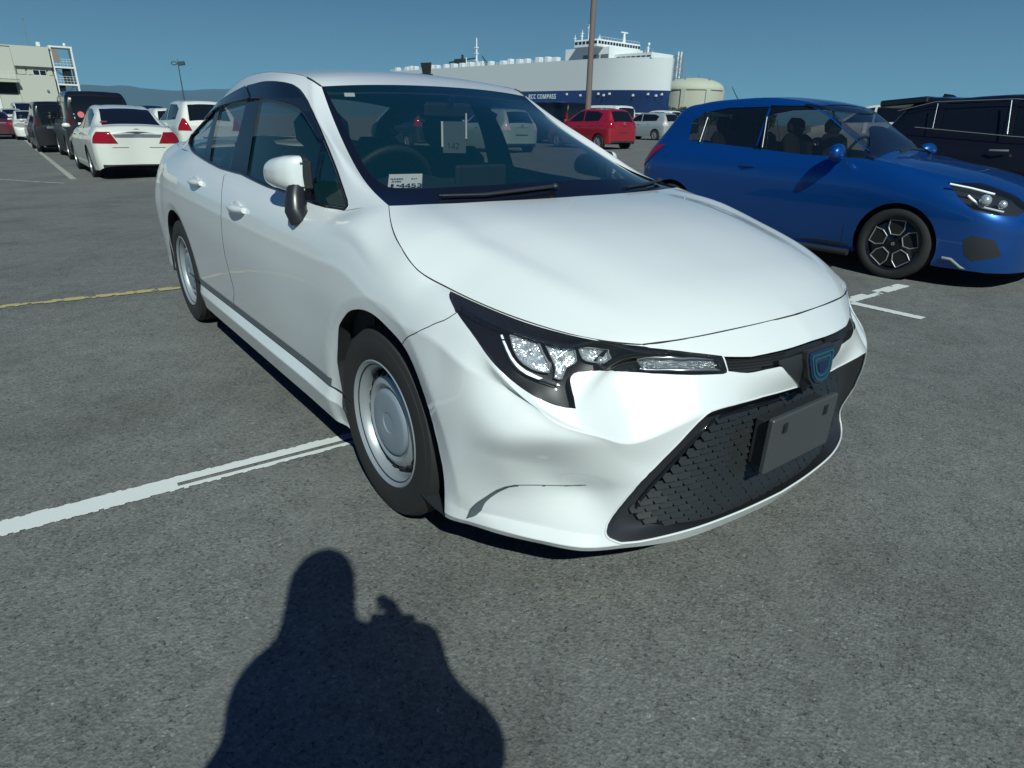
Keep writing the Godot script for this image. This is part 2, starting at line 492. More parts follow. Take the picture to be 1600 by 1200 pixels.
const HOUSE_NET := [-0.164, 0.695, 0.967, -0.292, 0.727, 0.949, -0.420, 0.750, 0.925, -1.000, 0.768, 0.928, -1.550, 0.768, 0.945, -2.100, 0.758, 0.975, -2.500, 0.735, 1.010, -2.950, 0.690, 1.010, -0.450, 0.650, 1.035, -0.562, 0.671, 1.086, -0.675, 0.665, 1.117, -1.130, 0.700, 1.130, -1.600, 0.700, 1.145, -2.110, 0.690, 1.150, -2.500, 0.680, 1.125, -2.940, 0.672, 1.040, -0.850, 0.567, 1.217, -0.925, 0.599, 1.254, -1.000, 0.602, 1.272, -1.300, 0.605, 1.342, -1.680, 0.602, 1.348, -2.080, 0.605, 1.300, -2.420, 0.635, 1.200, -2.850, 0.620, 1.110, -1.037, 0.526, 1.333, -1.088, 0.538, 1.354, -1.140, 0.540, 1.367, -1.380, 0.548, 1.393, -1.700, 0.548, 1.403, -2.070, 0.548, 1.375, -2.420, 0.540, 1.305, -2.750, 0.555, 1.180]
const SCREEN_NET := [-0.030, 0, 0.962, -0.043, 0.243, 0.962, -0.082, 0.452, 0.962, -0.131, 0.612, 0.963, -0.164, 0.695, 0.963, -0.210, 0, 1.045, -0.225, 0.234, 1.041, -0.268, 0.434, 1.028, -0.323, 0.588, 1.011, -0.360, 0.668, 1.000, -0.430, 0, 1.145, -0.447, 0.217, 1.140, -0.496, 0.403, 1.127, -0.558, 0.546, 1.110, -0.600, 0.620, 1.098, -0.730, 0, 1.268, -0.742, 0.198, 1.263, -0.777, 0.369, 1.248, -0.821, 0.499, 1.230, -0.850, 0.567, 1.217, -0.985, 0, 1.354, -0.990, 0.184, 1.352, -1.005, 0.342, 1.346, -1.024, 0.463, 1.338, -1.037, 0.526, 1.333]
const ROOF_NET := [-0.985, 0, 1.354, -0.992, 0.210, 1.351, -1.013, 0.395, 1.343, -1.037, 0.526, 1.333, -1.150, 0, 1.396, -1.149, 0.216, 1.392, -1.145, 0.405, 1.381, -1.140, 0.540, 1.367, -1.400, 0, 1.428, -1.397, 0.219, 1.423, -1.389, 0.411, 1.409, -1.380, 0.548, 1.393, -1.750, 0, 1.438, -1.743, 0.219, 1.433, -1.723, 0.411, 1.419, -1.700, 0.548, 1.403, -2.100, 0, 1.415, -2.096, 0.219, 1.410, -2.084, 0.411, 1.394, -2.070, 0.548, 1.375, -2.450, 0, 1.355, -2.446, 0.216, 1.348, -2.434, 0.405, 1.328, -2.420, 0.540, 1.305]
const REAR_NET := [-2.450, 0, 1.355, -2.446, 0.216, 1.348, -2.434, 0.405, 1.328, -2.420, 0.540, 1.305, -2.720, 0, 1.255, -2.725, 0.222, 1.243, -2.737, 0.416, 1.213, -2.750, 0.555, 1.180, -3.000, 0, 1.090, -2.992, 0.276, 1.085, -2.972, 0.517, 1.056, -2.950, 0.690, 1.010]
const TRUNK_NET := [-3.000, 0, 1.090, -2.992, 0.276, 1.085, -2.972, 0.517, 1.056, -2.950, 0.690, 1.010, -3.200, 0, 1.078, -3.200, 0.270, 1.076, -3.240, 0.480, 1.060, -3.300, 0.630, 1.035, -3.490, 0, 1.030, -3.485, 0.200, 1.030, -3.470, 0.380, 1.030, -3.440, 0.500, 1.030]
const MESH_NET := [0.850, 0, 0.620, 0.838, 0.300, 0.620, 0.785, 0.500, 0.620, 0.690, 0.700, 0.620, 0.852, 0, 0.420, 0.840, 0.300, 0.420, 0.785, 0.500, 0.420, 0.690, 0.700, 0.420, 0.848, 0, 0.140, 0.832, 0.300, 0.140, 0.770, 0.500, 0.140, 0.670, 0.700, 0.140]
# outlines of panels, lamps and openings in the coordinates of their nets
const CUTS := {
	"lamp": [7.870, 0.130, 7.486, 0.076, 7.150, 0.058, 4.603, 0.032, 3.124, 0.103, 2.956, 0.152, 2.887, 0.205, 2.836, 0.276, 2.391, 0.561, 1.606, 1.013, 1.583, 1.791, 1.594, 1.930, 1.645, 1.996, 2.128, 2.029, 2.508, 2.093, 2.750, 2.082, 2.914, 2.026, 3.001, 1.973, 3.424, 1.465, 3.599, 1.337, 3.835, 1.254, 4.157, 1.235, 4.270, 1.260, 4.313, 1.310, 4.317, 1.354, 4.292, 1.416, 4.067, 1.715, 4.008, 1.837, 3.967, 1.986, 4.103, 1.945, 4.377, 1.933, 5.001, 2.001, 6.082, 2.001, 6.598, 2.069, 6.802, 2.055, 7.004, 2.003, 7.255, 1.868, 7.377, 1.771, 7.486, 1.654, 7.646, 1.379, 7.863, 0.795, 7.892, 0.522, 7.870, 0.130],
	"upper_grille": [1.583, 1.049, 1.189, 1.115, 1.040, 1.072, 0.853, 1.046, 0.411, 1.030, 0.000, 1.000, 0.000, 2.050, 0.550, 2.050, 0.775, 1.868, 1.012, 1.916, 1.205, 1.994, 1.303, 2.005, 1.411, 1.961, 1.569, 1.860],
	"plinth": [0.000, 1.350, 0.797, 1.500, 0.797, 1.785, 0.772, 1.771, 0.756, 1.801, 0.672, 2.041, 0.585, 2.210, 0.121, 2.889, 0.000, 3.250],
	"mouth": [0.000, 2.940, 0.949, 2.907, 1.605, 2.999, 1.968, 2.997, 2.026, 3.035, 2.123, 3.220, 2.263, 3.642, 2.333, 3.797, 2.432, 3.969, 2.849, 4.520, 3.035, 4.917, 3.098, 5.135, 3.146, 5.798, 3.176, 5.980, 3.272, 6.277, 3.472, 6.720, 3.518, 6.922, 3.483, 7.169, 3.423, 7.379, 3.193, 7.811, 3.135, 7.874, 2.800, 7.970, 2.000, 7.930, 1.000, 7.900, 0.000, 7.900],
	"mouth_in": [0.000, 0.500, 0.071, 0.566, 0.758, 0.500, 0.913, 0.510, 1.033, 0.557, 1.182, 0.651, 1.525, 0.987, 1.853, 1.260, 1.971, 1.391, 2.030, 1.496, 1.952, 1.587, 1.754, 1.665, 1.369, 1.755, 0.900, 1.826, 0.050, 1.861, 0.000, 1.860],
	"fender_gap": [7.832, 0.000, 7.832, 0.223, 7.601, 1.561, 7.808, 2.046, 7.916, 2.219, 8.011, 2.347, 8.227, 2.721, 8.438, 3.006, 8.650, 3.181, 8.765, 3.310, 8.854, 3.456, 8.962, 3.690, 9.000, 4.600, 9.000, 9.000],
	"arch_front": [8.010, 9.400, 8.010, 7.802, 8.000, 7.135, 7.971, 6.647, 7.962, 6.217, 7.990, 5.870, 8.033, 5.578, 8.087, 5.297, 8.147, 5.034, 8.208, 4.807, 8.269, 4.623, 8.335, 4.473, 8.402, 4.344, 8.467, 4.231, 8.529, 4.131, 8.590, 4.047, 8.652, 3.969, 8.717, 3.889, 8.781, 3.819, 8.847, 3.762, 8.917, 3.716, 8.994, 3.672, 9.084, 3.637, 9.182, 3.613, 9.284, 3.597, 9.386, 3.584, 9.490, 3.570, 9.598, 3.556, 9.706, 3.550, 9.811, 3.557, 9.911, 3.578, 10.006, 3.611, 10.086, 3.650, 10.168, 3.696, 10.251, 3.751, 10.337, 3.807, 10.422, 3.868, 10.507, 3.930, 10.590, 3.988, 10.669, 4.040, 10.748, 4.100, 10.828, 4.177, 10.914, 4.286, 11.002, 4.421, 11.062, 4.562, 11.110, 4.687, 11.140, 4.774, 11.159, 4.838, 11.174, 4.916, 11.194, 5.038, 11.222, 5.235, 11.254, 5.479, 11.283, 5.718, 11.305, 5.906, 11.318, 6.015, 11.326, 6.082, 11.327, 6.148, 11.324, 6.260, 11.315, 6.442, 11.300, 6.665, 11.281, 6.894, 11.255, 7.217, 11.225, 7.570, 11.192, 7.856, 11.162, 8.070, 11.138, 8.238, 11.138, 9.400],
	"arch_rear": [15.375, 9.400, 15.375, 9.000, 15.396, 8.697, 15.379, 8.352, 15.368, 8.004, 15.363, 7.421, 15.364, 6.934, 15.372, 6.705, 15.386, 6.479, 15.406, 6.254, 15.431, 6.027, 15.463, 5.809, 15.500, 5.591, 15.543, 5.379, 15.591, 5.179, 15.643, 4.995, 15.700, 4.828, 15.761, 4.678, 15.825, 4.544, 15.893, 4.428, 15.963, 4.331, 16.032, 4.252, 16.097, 4.193, 16.164, 4.154, 16.232, 4.134, 16.300, 4.134, 16.367, 4.155, 16.434, 4.196, 16.500, 4.258, 16.565, 4.339, 16.628, 4.439, 16.689, 4.558, 16.747, 4.696, 16.801, 4.850, 16.852, 5.021, 16.898, 5.209, 16.940, 5.414, 16.978, 5.630, 17.013, 5.849, 17.047, 6.071, 17.074, 6.298, 17.096, 6.524, 17.110, 6.751, 17.119, 6.983, 17.120, 7.473, 17.115, 7.982, 17.105, 8.419, 17.087, 8.847, 17.000, 9.000, 17.000, 9.400],
	"door_front_line": [12.250, 0.000, 12.250, 0.000, 12.214, 0.044, 12.047, 1.237, 12.006, 1.830, 11.999, 2.567, 11.952, 3.007, 11.944, 4.330, 12.036, 6.730, 12.036, 7.000, 12.056, 9.000],
	"door_rear_line": [14.279, 0.000, 14.279, 0.252, 14.153, 0.792, 14.084, 1.198, 13.972, 2.240, 13.945, 2.872, 13.985, 4.655, 13.929, 5.964, 13.958, 6.212, 14.045, 6.595, 14.045, 7.000, 14.045, 9.000],
	"quarter_line": [15.625, 0.000, 15.625, 0.000, 15.575, 1.787, 15.425, 3.460, 15.275, 4.773, 15.175, 5.610, 15.050, 6.397, 14.927, 6.918, 14.927, 7.000, 14.927, 9.000],
	"fang": [6.970, 7.776, 6.868, 7.026, 6.806, 6.882, 6.572, 6.499, 6.248, 6.071, 6.136, 5.959, 5.934, 5.840, 5.686, 5.772, 4.505, 5.768, 4.292, 5.745, 3.993, 5.647, 4.147, 5.716, 4.469, 5.788, 4.978, 5.820, 5.651, 5.828, 5.835, 5.860, 6.036, 5.998, 6.152, 6.123, 6.238, 6.252, 6.303, 6.396, 6.346, 6.546, 6.357, 6.900],
	"pod_a": [6.181, 0.431, 5.912, 0.327, 5.663, 0.303, 5.381, 0.668, 5.035, 1.015, 4.964, 1.119, 4.917, 1.239, 5.201, 1.270, 5.334, 1.265, 5.545, 1.220, 5.676, 1.163, 5.797, 1.076, 5.914, 0.955, 6.024, 0.777, 6.181, 0.431],
	"pod_b": [5.521, 0.303, 5.235, 0.232, 4.914, 0.207, 4.441, 0.621, 4.333, 0.761, 4.233, 0.946, 4.266, 1.000, 4.451, 1.100, 4.486, 1.324, 4.556, 1.340, 4.691, 1.327, 4.712, 1.203, 4.766, 1.103, 5.189, 0.692, 5.521, 0.303],
	"pod_c": [4.350, 0.551, 4.137, 0.590, 3.616, 0.612, 3.573, 0.755, 3.262, 1.320, 3.510, 0.966, 3.382, 1.197, 3.464, 1.130, 3.435, 1.200, 3.539, 1.096, 3.413, 1.317, 3.389, 1.405, 3.732, 1.026, 4.005, 0.941, 4.098, 0.886, 4.350, 0.551],
	"drl": [6.284, 0.631, 6.161, 0.867, 6.021, 1.063, 5.855, 1.219, 5.670, 1.322, 5.409, 1.399, 4.550, 1.445, 4.482, 1.475, 5.346, 1.489, 5.545, 1.455, 5.677, 1.403, 5.868, 1.294, 6.040, 1.137, 6.186, 0.941, 6.311, 0.694, 6.284, 0.631],
	"indicator": [2.692, 1.800, 2.395, 1.548, 2.207, 1.205, 1.958, 0.970, 1.761, 0.975, 1.569, 1.005, 1.520, 1.731, 1.751, 1.699, 1.977, 1.751, 2.433, 1.963, 2.562, 1.993, 2.648, 1.982, 2.627, 1.925, 2.692, 1.800],
	"dlo": [1.736, 0.026, 2.446, 0.088, 3.168, 0.091, 3.839, 0.145, 4.470, 0.083, 5.112, 0.086, 5.737, 0.067, 5.881, 0.079, 6.008, 0.112, 6.108, 0.165, 6.201, 0.236, 6.419, 0.454, 6.423, 0.609, 6.452, 0.795, 6.625, 1.500, 6.375, 1.500, 6.500, 1.875, 6.500, 2.250, 6.375, 2.250, 6.125, 2.125, 6.250, 2.500, 6.125, 2.500, 6.125, 2.625, 5.822, 2.463, 5.314, 2.146, 5.115, 2.039, 4.943, 1.989, 4.799, 1.971, 4.531, 1.965, 3.345, 2.007, 3.134, 2.037, 2.931, 2.090, 2.505, 2.281, 2.413, 2.299, 2.334, 2.294, 2.268, 2.273, 2.154, 2.177, 1.981, 1.923, 1.851, 1.831, 1.810, 1.718, 2.018, 1.408, 2.047, 1.247, 2.051, 1.119, 2.037, 1.018, 1.996, 0.839, 1.859, 0.702, 1.746, 0.560, 1.624, 0.309, 1.568, 0.136, 1.595, 0.058, 1.736, 0.026],
	"visor_rear": [6.375, 2.375, 6.250, 2.375, 6.250, 2.500, 6.125, 2.500, 6.125, 2.625, 5.822, 2.463, 5.311, 2.138, 5.109, 2.031, 4.939, 1.986, 4.667, 1.963, 4.419, 1.961, 4.196, 1.983, 3.859, 1.646, 4.352, 1.624, 4.688, 1.643, 4.834, 1.666, 5.110, 1.746, 5.582, 1.942, 5.722, 1.973, 5.971, 1.976, 6.124, 1.996, 6.375, 2.375],
	"visor_front": [4.111, 1.973, 3.835, 1.973, 3.238, 2.020, 2.931, 2.090, 2.505, 2.281, 2.413, 2.299, 2.334, 2.294, 2.268, 2.273, 2.154, 2.177, 2.038, 1.994, 1.972, 1.913, 1.855, 1.813, 1.828, 1.700, 1.896, 1.577, 2.004, 1.453, 2.043, 1.244, 2.039, 1.093, 2.151, 1.104, 2.220, 1.418, 2.260, 1.539, 2.290, 1.592, 2.335, 1.631, 2.406, 1.648, 2.497, 1.652, 2.952, 1.624, 3.787, 1.642, 4.111, 1.973],
	"pillar_b": [4.046, 1.691, 3.611, 1.662, 3.624, 1.361, 3.736, 0.059, 4.206, 0.080, 4.050, 1.512, 4.046, 1.691],
	"bar_quarter": [5.567, 1.950, 5.298, 1.832, 5.141, 1.516, 5.063, 1.304, 5.015, 1.130, 4.989, 0.978, 4.907, 0.034, 5.198, 0.024, 5.256, 0.964, 5.302, 1.316, 5.374, 1.567, 5.567, 1.950],
	"post_front": [2.138, 1.065, 2.079, 1.093, 2.147, 0.947, 2.263, 0.591, 2.306, 0.391, 2.351, 0.020, 2.420, 0.010, 2.303, 0.584, 2.195, 0.931, 2.138, 1.065],
	"glass": [0.000, 4.000, 3.818, 4.000, 3.818, 3.872, 3.688, 3.367, 3.636, 2.974, 3.624, 2.481, 3.662, 1.789, 3.635, 1.491, 3.580, 1.339, 3.470, 1.167, 3.285, 0.978, 3.045, 0.899, 2.884, 0.824, 2.662, 0.770, 1.363, 0.675, 0.000, 0.675],
}

# ---------------------------------------------------------------- materials
func noise_tex(freq: float, ramp: Array, size := 512, seed_ := 1, kind := FastNoiseLite.TYPE_SIMPLEX_SMOOTH, octaves := 3, normal := false, bump := 4.0) -> NoiseTexture2D:
	var n := FastNoiseLite.new()
	n.noise_type = kind
	n.frequency = freq
	n.seed = seed_
	n.fractal_octaves = octaves
	var t := NoiseTexture2D.new()
	t.width = size
	t.height = size
	t.seamless = true
	t.noise = n
	t.as_normal_map = normal
	t.bump_strength = bump
	if ramp.size():
		var g := Gradient.new()
		g.offsets = PackedFloat32Array(ramp[0])
		g.colors = PackedColorArray(ramp[1])
		t.color_ramp = g
	return t

func materials() -> void:
	M.white = paint(0.64, 0.665, 0.665, 1.0, 0.35)
	M.black_plastic = mat(0.018, 0.020, 0.024, 0.50)
	M.black_satin = mat(0.016, 0.018, 0.022, 0.32)
	M.black_gloss = mat(0.006, 0.007, 0.010, 0.06)
	M.mesh_black = mat(0.014, 0.016, 0.017, 0.42)
	M.plate_black = mat(0.045, 0.05, 0.052, 0.5)
	M.lamp_black = mat(0.004, 0.004, 0.006, 0.30, 0.0, 0.2)
	M.void_black = mat(0.004, 0.004, 0.005, 0.9)
	M.shade_reflection_grey = mat(0.10, 0.12, 0.13, 0.5)  # painted shade under the bumper corner, painted reflection along the doors
	M.gap = mat(0.012, 0.013, 0.015, 0.8)
	M.liner = mat(0.010, 0.011, 0.012, 0.8)
	M.rubber = mat(0.016, 0.0155, 0.0155, 0.75)
	M.steel = mat(0.36, 0.39, 0.41, 0.42, 0.5)
	M.hub = mat(0.26, 0.31, 0.36, 0.45, 0.35)
	M.chrome = mat(0.80, 0.83, 0.85, 0.25, 0.75)
	M.chrome.normal_enabled = true
	M.chrome.normal_texture = noise_tex(0.06, [], 128, 8, FastNoiseLite.TYPE_CELLULAR, 1, true, 8.0)
	M.chrome.uv1_triplanar = true
	M.chrome.uv1_scale = Vector3(9, 9, 9)
	M.ribbed_chrome = mat(0.5, 0.53, 0.55, 0.2, 0.9)
	M.ribbed_chrome.normal_enabled = true
	M.ribbed_chrome.normal_texture = noise_tex(0.12, [], 128, 3, FastNoiseLite.TYPE_CELLULAR, 1, true, 6.0)
	M.ribbed_chrome.uv1_scale = Vector3(6, 6, 1)
	M.lamp_trim = mat(0.30, 0.32, 0.34, 0.25, 0.8)
	M.light_strip = mat(0.85, 0.88, 0.90, 0.25)
	M.lens = pane(0.03, 0.3, 0.32, 0.33)
	M.glass_front = pane(0.42, 0.006, 0.035, 0.042)
	M.glass_side = pane(0.38, 0.01, 0.05, 0.06)
	M.smoke = pane(0.80, 0.008, 0.014, 0.02)
	M.lining = mat(0.02, 0.022, 0.024, 0.85)
	M.dash = mat(0.009, 0.010, 0.012, 0.65)
	M.seat = mat(0.008, 0.008, 0.010, 0.85)
	M.paper = mat(0.80, 0.82, 0.80, 0.8)
	M.sleeve = mat(0.10, 0.14, 0.15, 0.4)
	M.ink = mat(0.012, 0.02, 0.025, 0.8)
	M.emblem_blue = mat(0.006, 0.030, 0.065, 0.08)
	M.emblem_line = mat(0.03, 0.10, 0.15, 0.2, 0.4)
	M.emblem_dark = mat(0.004, 0.015, 0.05, 0.1)
	M.tyre_mesh_15 = tyre_mesh(0.190, 0.313, 0.205)
	M.glass_black = mat(0.006, 0.008, 0.011, 0.05)
	M.glass_dim = pane(0.55, 0.008, 0.014, 0.018)
	M.lamp_glass = pane(0.35, 0.02, 0.025, 0.03)
	M.lamp_grey = mat(0.035, 0.04, 0.045, 0.3)
	M.lamp_chrome = mat(0.62, 0.66, 0.70, 0.22, 0.7)
	M.alloy = mat(0.34, 0.35, 0.36, 0.38, 0.6)
	M.chrome_bar = mat(0.40, 0.44, 0.47, 0.2, 0.8)
	M.trim_grey = mat(0.16, 0.18, 0.19, 0.55)
	M.trim_white = mat(0.62, 0.64, 0.62, 0.6)
	M.trim_dark = mat(0.035, 0.05, 0.06, 0.6)
	M.tail_red = mat(0.22, 0.006, 0.014, 0.10)
	M.tail_clear = mat(0.55, 0.42, 0.42, 0.15)
	M.blue = paint(0.002, 0.065, 0.28, 0.8, 0.34, 0.55)
	M.black_paint = paint(0.003, 0.003, 0.004, 0.5, 0.4)
	M.navy = paint(0.006, 0.010, 0.022, 1.0, 0.4)
	M.pearl = paint(0.60, 0.61, 0.56, 1.0, 0.35)
	M.maroon = paint(0.06, 0.006, 0.014, 1.0, 0.4)
	M.mint = paint(0.34, 0.46, 0.40, 1.0, 0.35, 0.3)
	M.red = paint(0.30, 0.008, 0.022, 1.0, 0.35, 0.2)
	M.silver = paint(0.38, 0.42, 0.42, 1.0, 0.35, 0.4)
	M.pink = mat(0.65, 0.14, 0.16, 0.7)
	M.cream = mat(0.42, 0.43, 0.37, 0.85)
	M.cream_grey = mat(0.40, 0.40, 0.34, 0.85)
	M.brown_grey = mat(0.20, 0.17, 0.15, 0.8)
	M.ship_blue = mat(0.008, 0.030, 0.13, 0.5)
	M.ship_white = mat(0.54, 0.57, 0.58, 0.6)
	M.ship_bright = mat(0.68, 0.71, 0.72, 0.6)
	M.ship_grey = mat(0.3, 0.32, 0.33, 0.8)
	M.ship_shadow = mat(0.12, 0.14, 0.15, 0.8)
	M.tank_cream = mat(0.40, 0.41, 0.33, 0.85)
	M.foliage = mat(0.022, 0.040, 0.016, 0.9)
	M.rusty = mat(0.15, 0.115, 0.105, 0.75)
	M.hill = mat(0.045, 0.065, 0.075, 1.0)
	M.jacket = mat(0.02, 0.025, 0.04, 0.9)
	M.skin = mat(0.35, 0.20, 0.14, 0.6)
	M.road_faint = mat(0.30, 0.30, 0.26, 0.85)
	# asphalt: grey binder with pale and dark stones
	var a := mat(1, 1, 1, 0.85)
	a.albedo_texture = asphalt_texture()
	a.uv1_triplanar = true
	a.uv1_world_triplanar = true
	a.uv1_scale = Vector3(0.70, 0.70, 0.70)
	a.uv2_triplanar = true
	a.uv2_world_triplanar = true
	a.uv2_scale = Vector3(0.11, 0.11, 0.11)
	a.detail_enabled = true
	a.detail_uv_layer = BaseMaterial3D.DETAIL_UV_2
	a.detail_blend_mode = BaseMaterial3D.BLEND_MODE_MUL
	a.detail_albedo = noise_tex(0.012, [[0.0, 0.45, 1.0], [Color(0.82, 0.82, 0.80), Color(0.95, 0.95, 0.95), Color(1, 1, 1)]], 512, 77, FastNoiseLite.TYPE_SIMPLEX_SMOOTH, 5)
	a.normal_enabled = true
	a.normal_texture = noise_tex(0.16, [], 1024, 21, FastNoiseLite.TYPE_CELLULAR, 2, true, 5.0)
	a.normal_scale = 0.35
	M.asphalt = a
	var p := mat(0.58, 0.60, 0.58, 0.75)
	M.road_white = p
	M.van_tail = mat(0.07, 0.006, 0.01, 0.1)
	M.road_yellow = mat(0.36, 0.32, 0.14, 0.85)

func asphalt_texture() -> ImageTexture:
	var size := 1024
	var im := Image.create(size, size, false, Image.FORMAT_RGB8)
	var r := RandomNumberGenerator.new()
	r.seed = 11
	var stones := FastNoiseLite.new()
	stones.noise_type = FastNoiseLite.TYPE_CELLULAR
	stones.cellular_return_type = FastNoiseLite.RETURN_CELL_VALUE
	stones.frequency = 0.15
	stones.seed = 4
	var im_s := stones.get_seamless_image(size, size)
	stones.frequency = 0.075
	stones.seed = 14
	var im_l := stones.get_seamless_image(size, size)
	stones.cellular_return_type = FastNoiseLite.RETURN_DISTANCE
	var im_d := stones.get_seamless_image(size, size)
	var big := FastNoiseLite.new()
	big.frequency = 0.008
	big.seed = 9
	var im_b := big.get_seamless_image(size, size)
	for y in size:
		for x in size:
			var v := im_s.get_pixel(x, y).r
			var g := im_l.get_pixel(x, y).r
			var d := im_d.get_pixel(x, y).r
			var b := im_b.get_pixel(x, y).r
			var l := 0.098 + 0.03 * (b - 0.5) + (v - 0.5) * 0.085
			var warm := 1.0
			if v > 0.90: l += 0.07
			elif v < 0.14: l *= 0.30
			if d < 0.42:
				if g > 0.90:
					l = 0.24 + 0.10 * (v - 0.5)
				elif g < 0.10: l = 0.028
				elif g > 0.42 and g < 0.50: warm = 1.12
			l += r.randf_range(-0.014, 0.014)
			l = maxf(l, 0.012)
			im.set_pixel(x, y, lin(l * 1.40 * warm, l * 1.44, l * 1.36 / warm))
	return ImageTexture.create_from_image(im)


# ---------------------------------------------------------------- wheels
func tyre_mesh(w: float, R: float, rim: float) -> Mesh:
	var st := stool()
	var h := w * 0.5
	var s := R - rim
	var pr := PackedVector2Array([Vector2(h * 0.80, rim - 0.012), Vector2(h * 0.90, rim + 0.004), Vector2(h * 0.985, rim + s * 0.28), Vector2(h, rim + s * 0.45), Vector2(h * 0.985, rim + s * 0.62), Vector2(h * 0.965, rim + s * 0.70), Vector2(h * 0.955, rim + s * 0.705), Vector2(h * 0.90, rim + s * 0.88), Vector2(h * 0.80, R - 0.008), Vector2(h * 0.68, R - 0.002)])
	for gx in [0.56, 0.2, -0.2, -0.56]:
		pr.append(Vector2(h * (gx + 0.06), R)); pr.append(Vector2(h * (gx + 0.05), R - 0.007))
		pr.append(Vector2(h * (gx - 0.05), R - 0.007)); pr.append(Vector2(h * (gx - 0.06), R))
	for i in range(9, -1, -1): pr.append(Vector2(-pr[i].x, pr[i].y))
	lathe(st, pr, 56)
	return st.commit()

func steel_wheel(parent: Node3D, at: Vector3, side: float) -> Node3D:
	var o := Node3D.new()
	var k := 0
	while parent.has_node("wheel" if k == 0 else "wheel_%03d" % k): k += 1
	o.name = "wheel" if k == 0 else "wheel_%03d" % k
	parent.add_child(o)
	o.position = at
	o.rotation.y = 0.0 if side > 0 else PI
	part("tyre", M.tyre_mesh_15, M.rubber, o)
	var st := stool()
	lathe(st, PackedVector2Array([Vector2(-0.08, 0.200), Vector2(-0.085, 0.209), Vector2(-0.07, 0.190), Vector2(0.045, 0.182), Vector2(0.066, 0.188), Vector2(0.074, 0.197), Vector2(0.080, 0.208), Vector2(0.086, 0.212), Vector2(0.089, 0.208), Vector2(0.085, 0.203), Vector2(0.077, 0.196), Vector2(0.068, 0.186), Vector2(0.05, 0.180), Vector2(0.012, 0.176)]), 56)
	build("rim", st, M.steel, o)
	st = stool()
	lathe(st, PackedVector2Array([Vector2(0.012, 0.179), Vector2(0.022, 0.172), Vector2(0.038, 0.163), Vector2(0.054, 0.150), Vector2(0.061, 0.141), Vector2(0.064, 0.131), Vector2(0.060, 0.122), Vector2(0.050, 0.116), Vector2(0.040, 0.08), Vector2(0.038, 0.0)]), 56)
	build("disc", st, M.steel, o)
	st = stool()
	lathe(st, PackedVector2Array([Vector2(0.040, 0.112), Vector2(0.060, 0.111), Vector2(0.066, 0.105), Vector2(0.068, 0.096), Vector2(0.069, 0.05), Vector2(0.068, 0.036), Vector2(0.065, 0.033), Vector2(0.0655, 0.0)]), 48)
	build("hub_cap", st, M.hub, o)
	var hole: Mesh
	st = stool()
	prism(st, PackedVector2Array([Vector2(-0.009, -0.010), Vector2(0.009, -0.010), Vector2(0.013, 0.002), Vector2(0.007, 0.011), Vector2(-0.007, 0.011), Vector2(-0.013, 0.002)]), 0.010)
	hole = st.commit()
	for j in 20:
		var a := TAU * j / 20.0
		var d := Vector3(0, cos(a), sin(a))
		var t := d.cross(Vector3.RIGHT)
		var nrm := (d * 0.80 + Vector3.RIGHT * 0.60).normalized()
		part("vent_hole", hole, M.void_black, o, Transform3D(Basis(t, nrm.cross(t), nrm), d * 0.1545 + Vector3(0.0425, 0, 0)))
	return o

# ---------------------------------------------------------------- the white sedan
func seam(st: SurfaceTool, s: Surf, line: PackedVector2Array, side: float, r := 0.0021) -> void:
	bead(st, s, line, r, -0.0009, side)

func span(a: PackedVector2Array, b: PackedVector2Array) -> PackedVector2Array:
	var p := a.duplicate()
	for i in range(b.size() - 1, -1, -1): p.append(b[i])
	return p

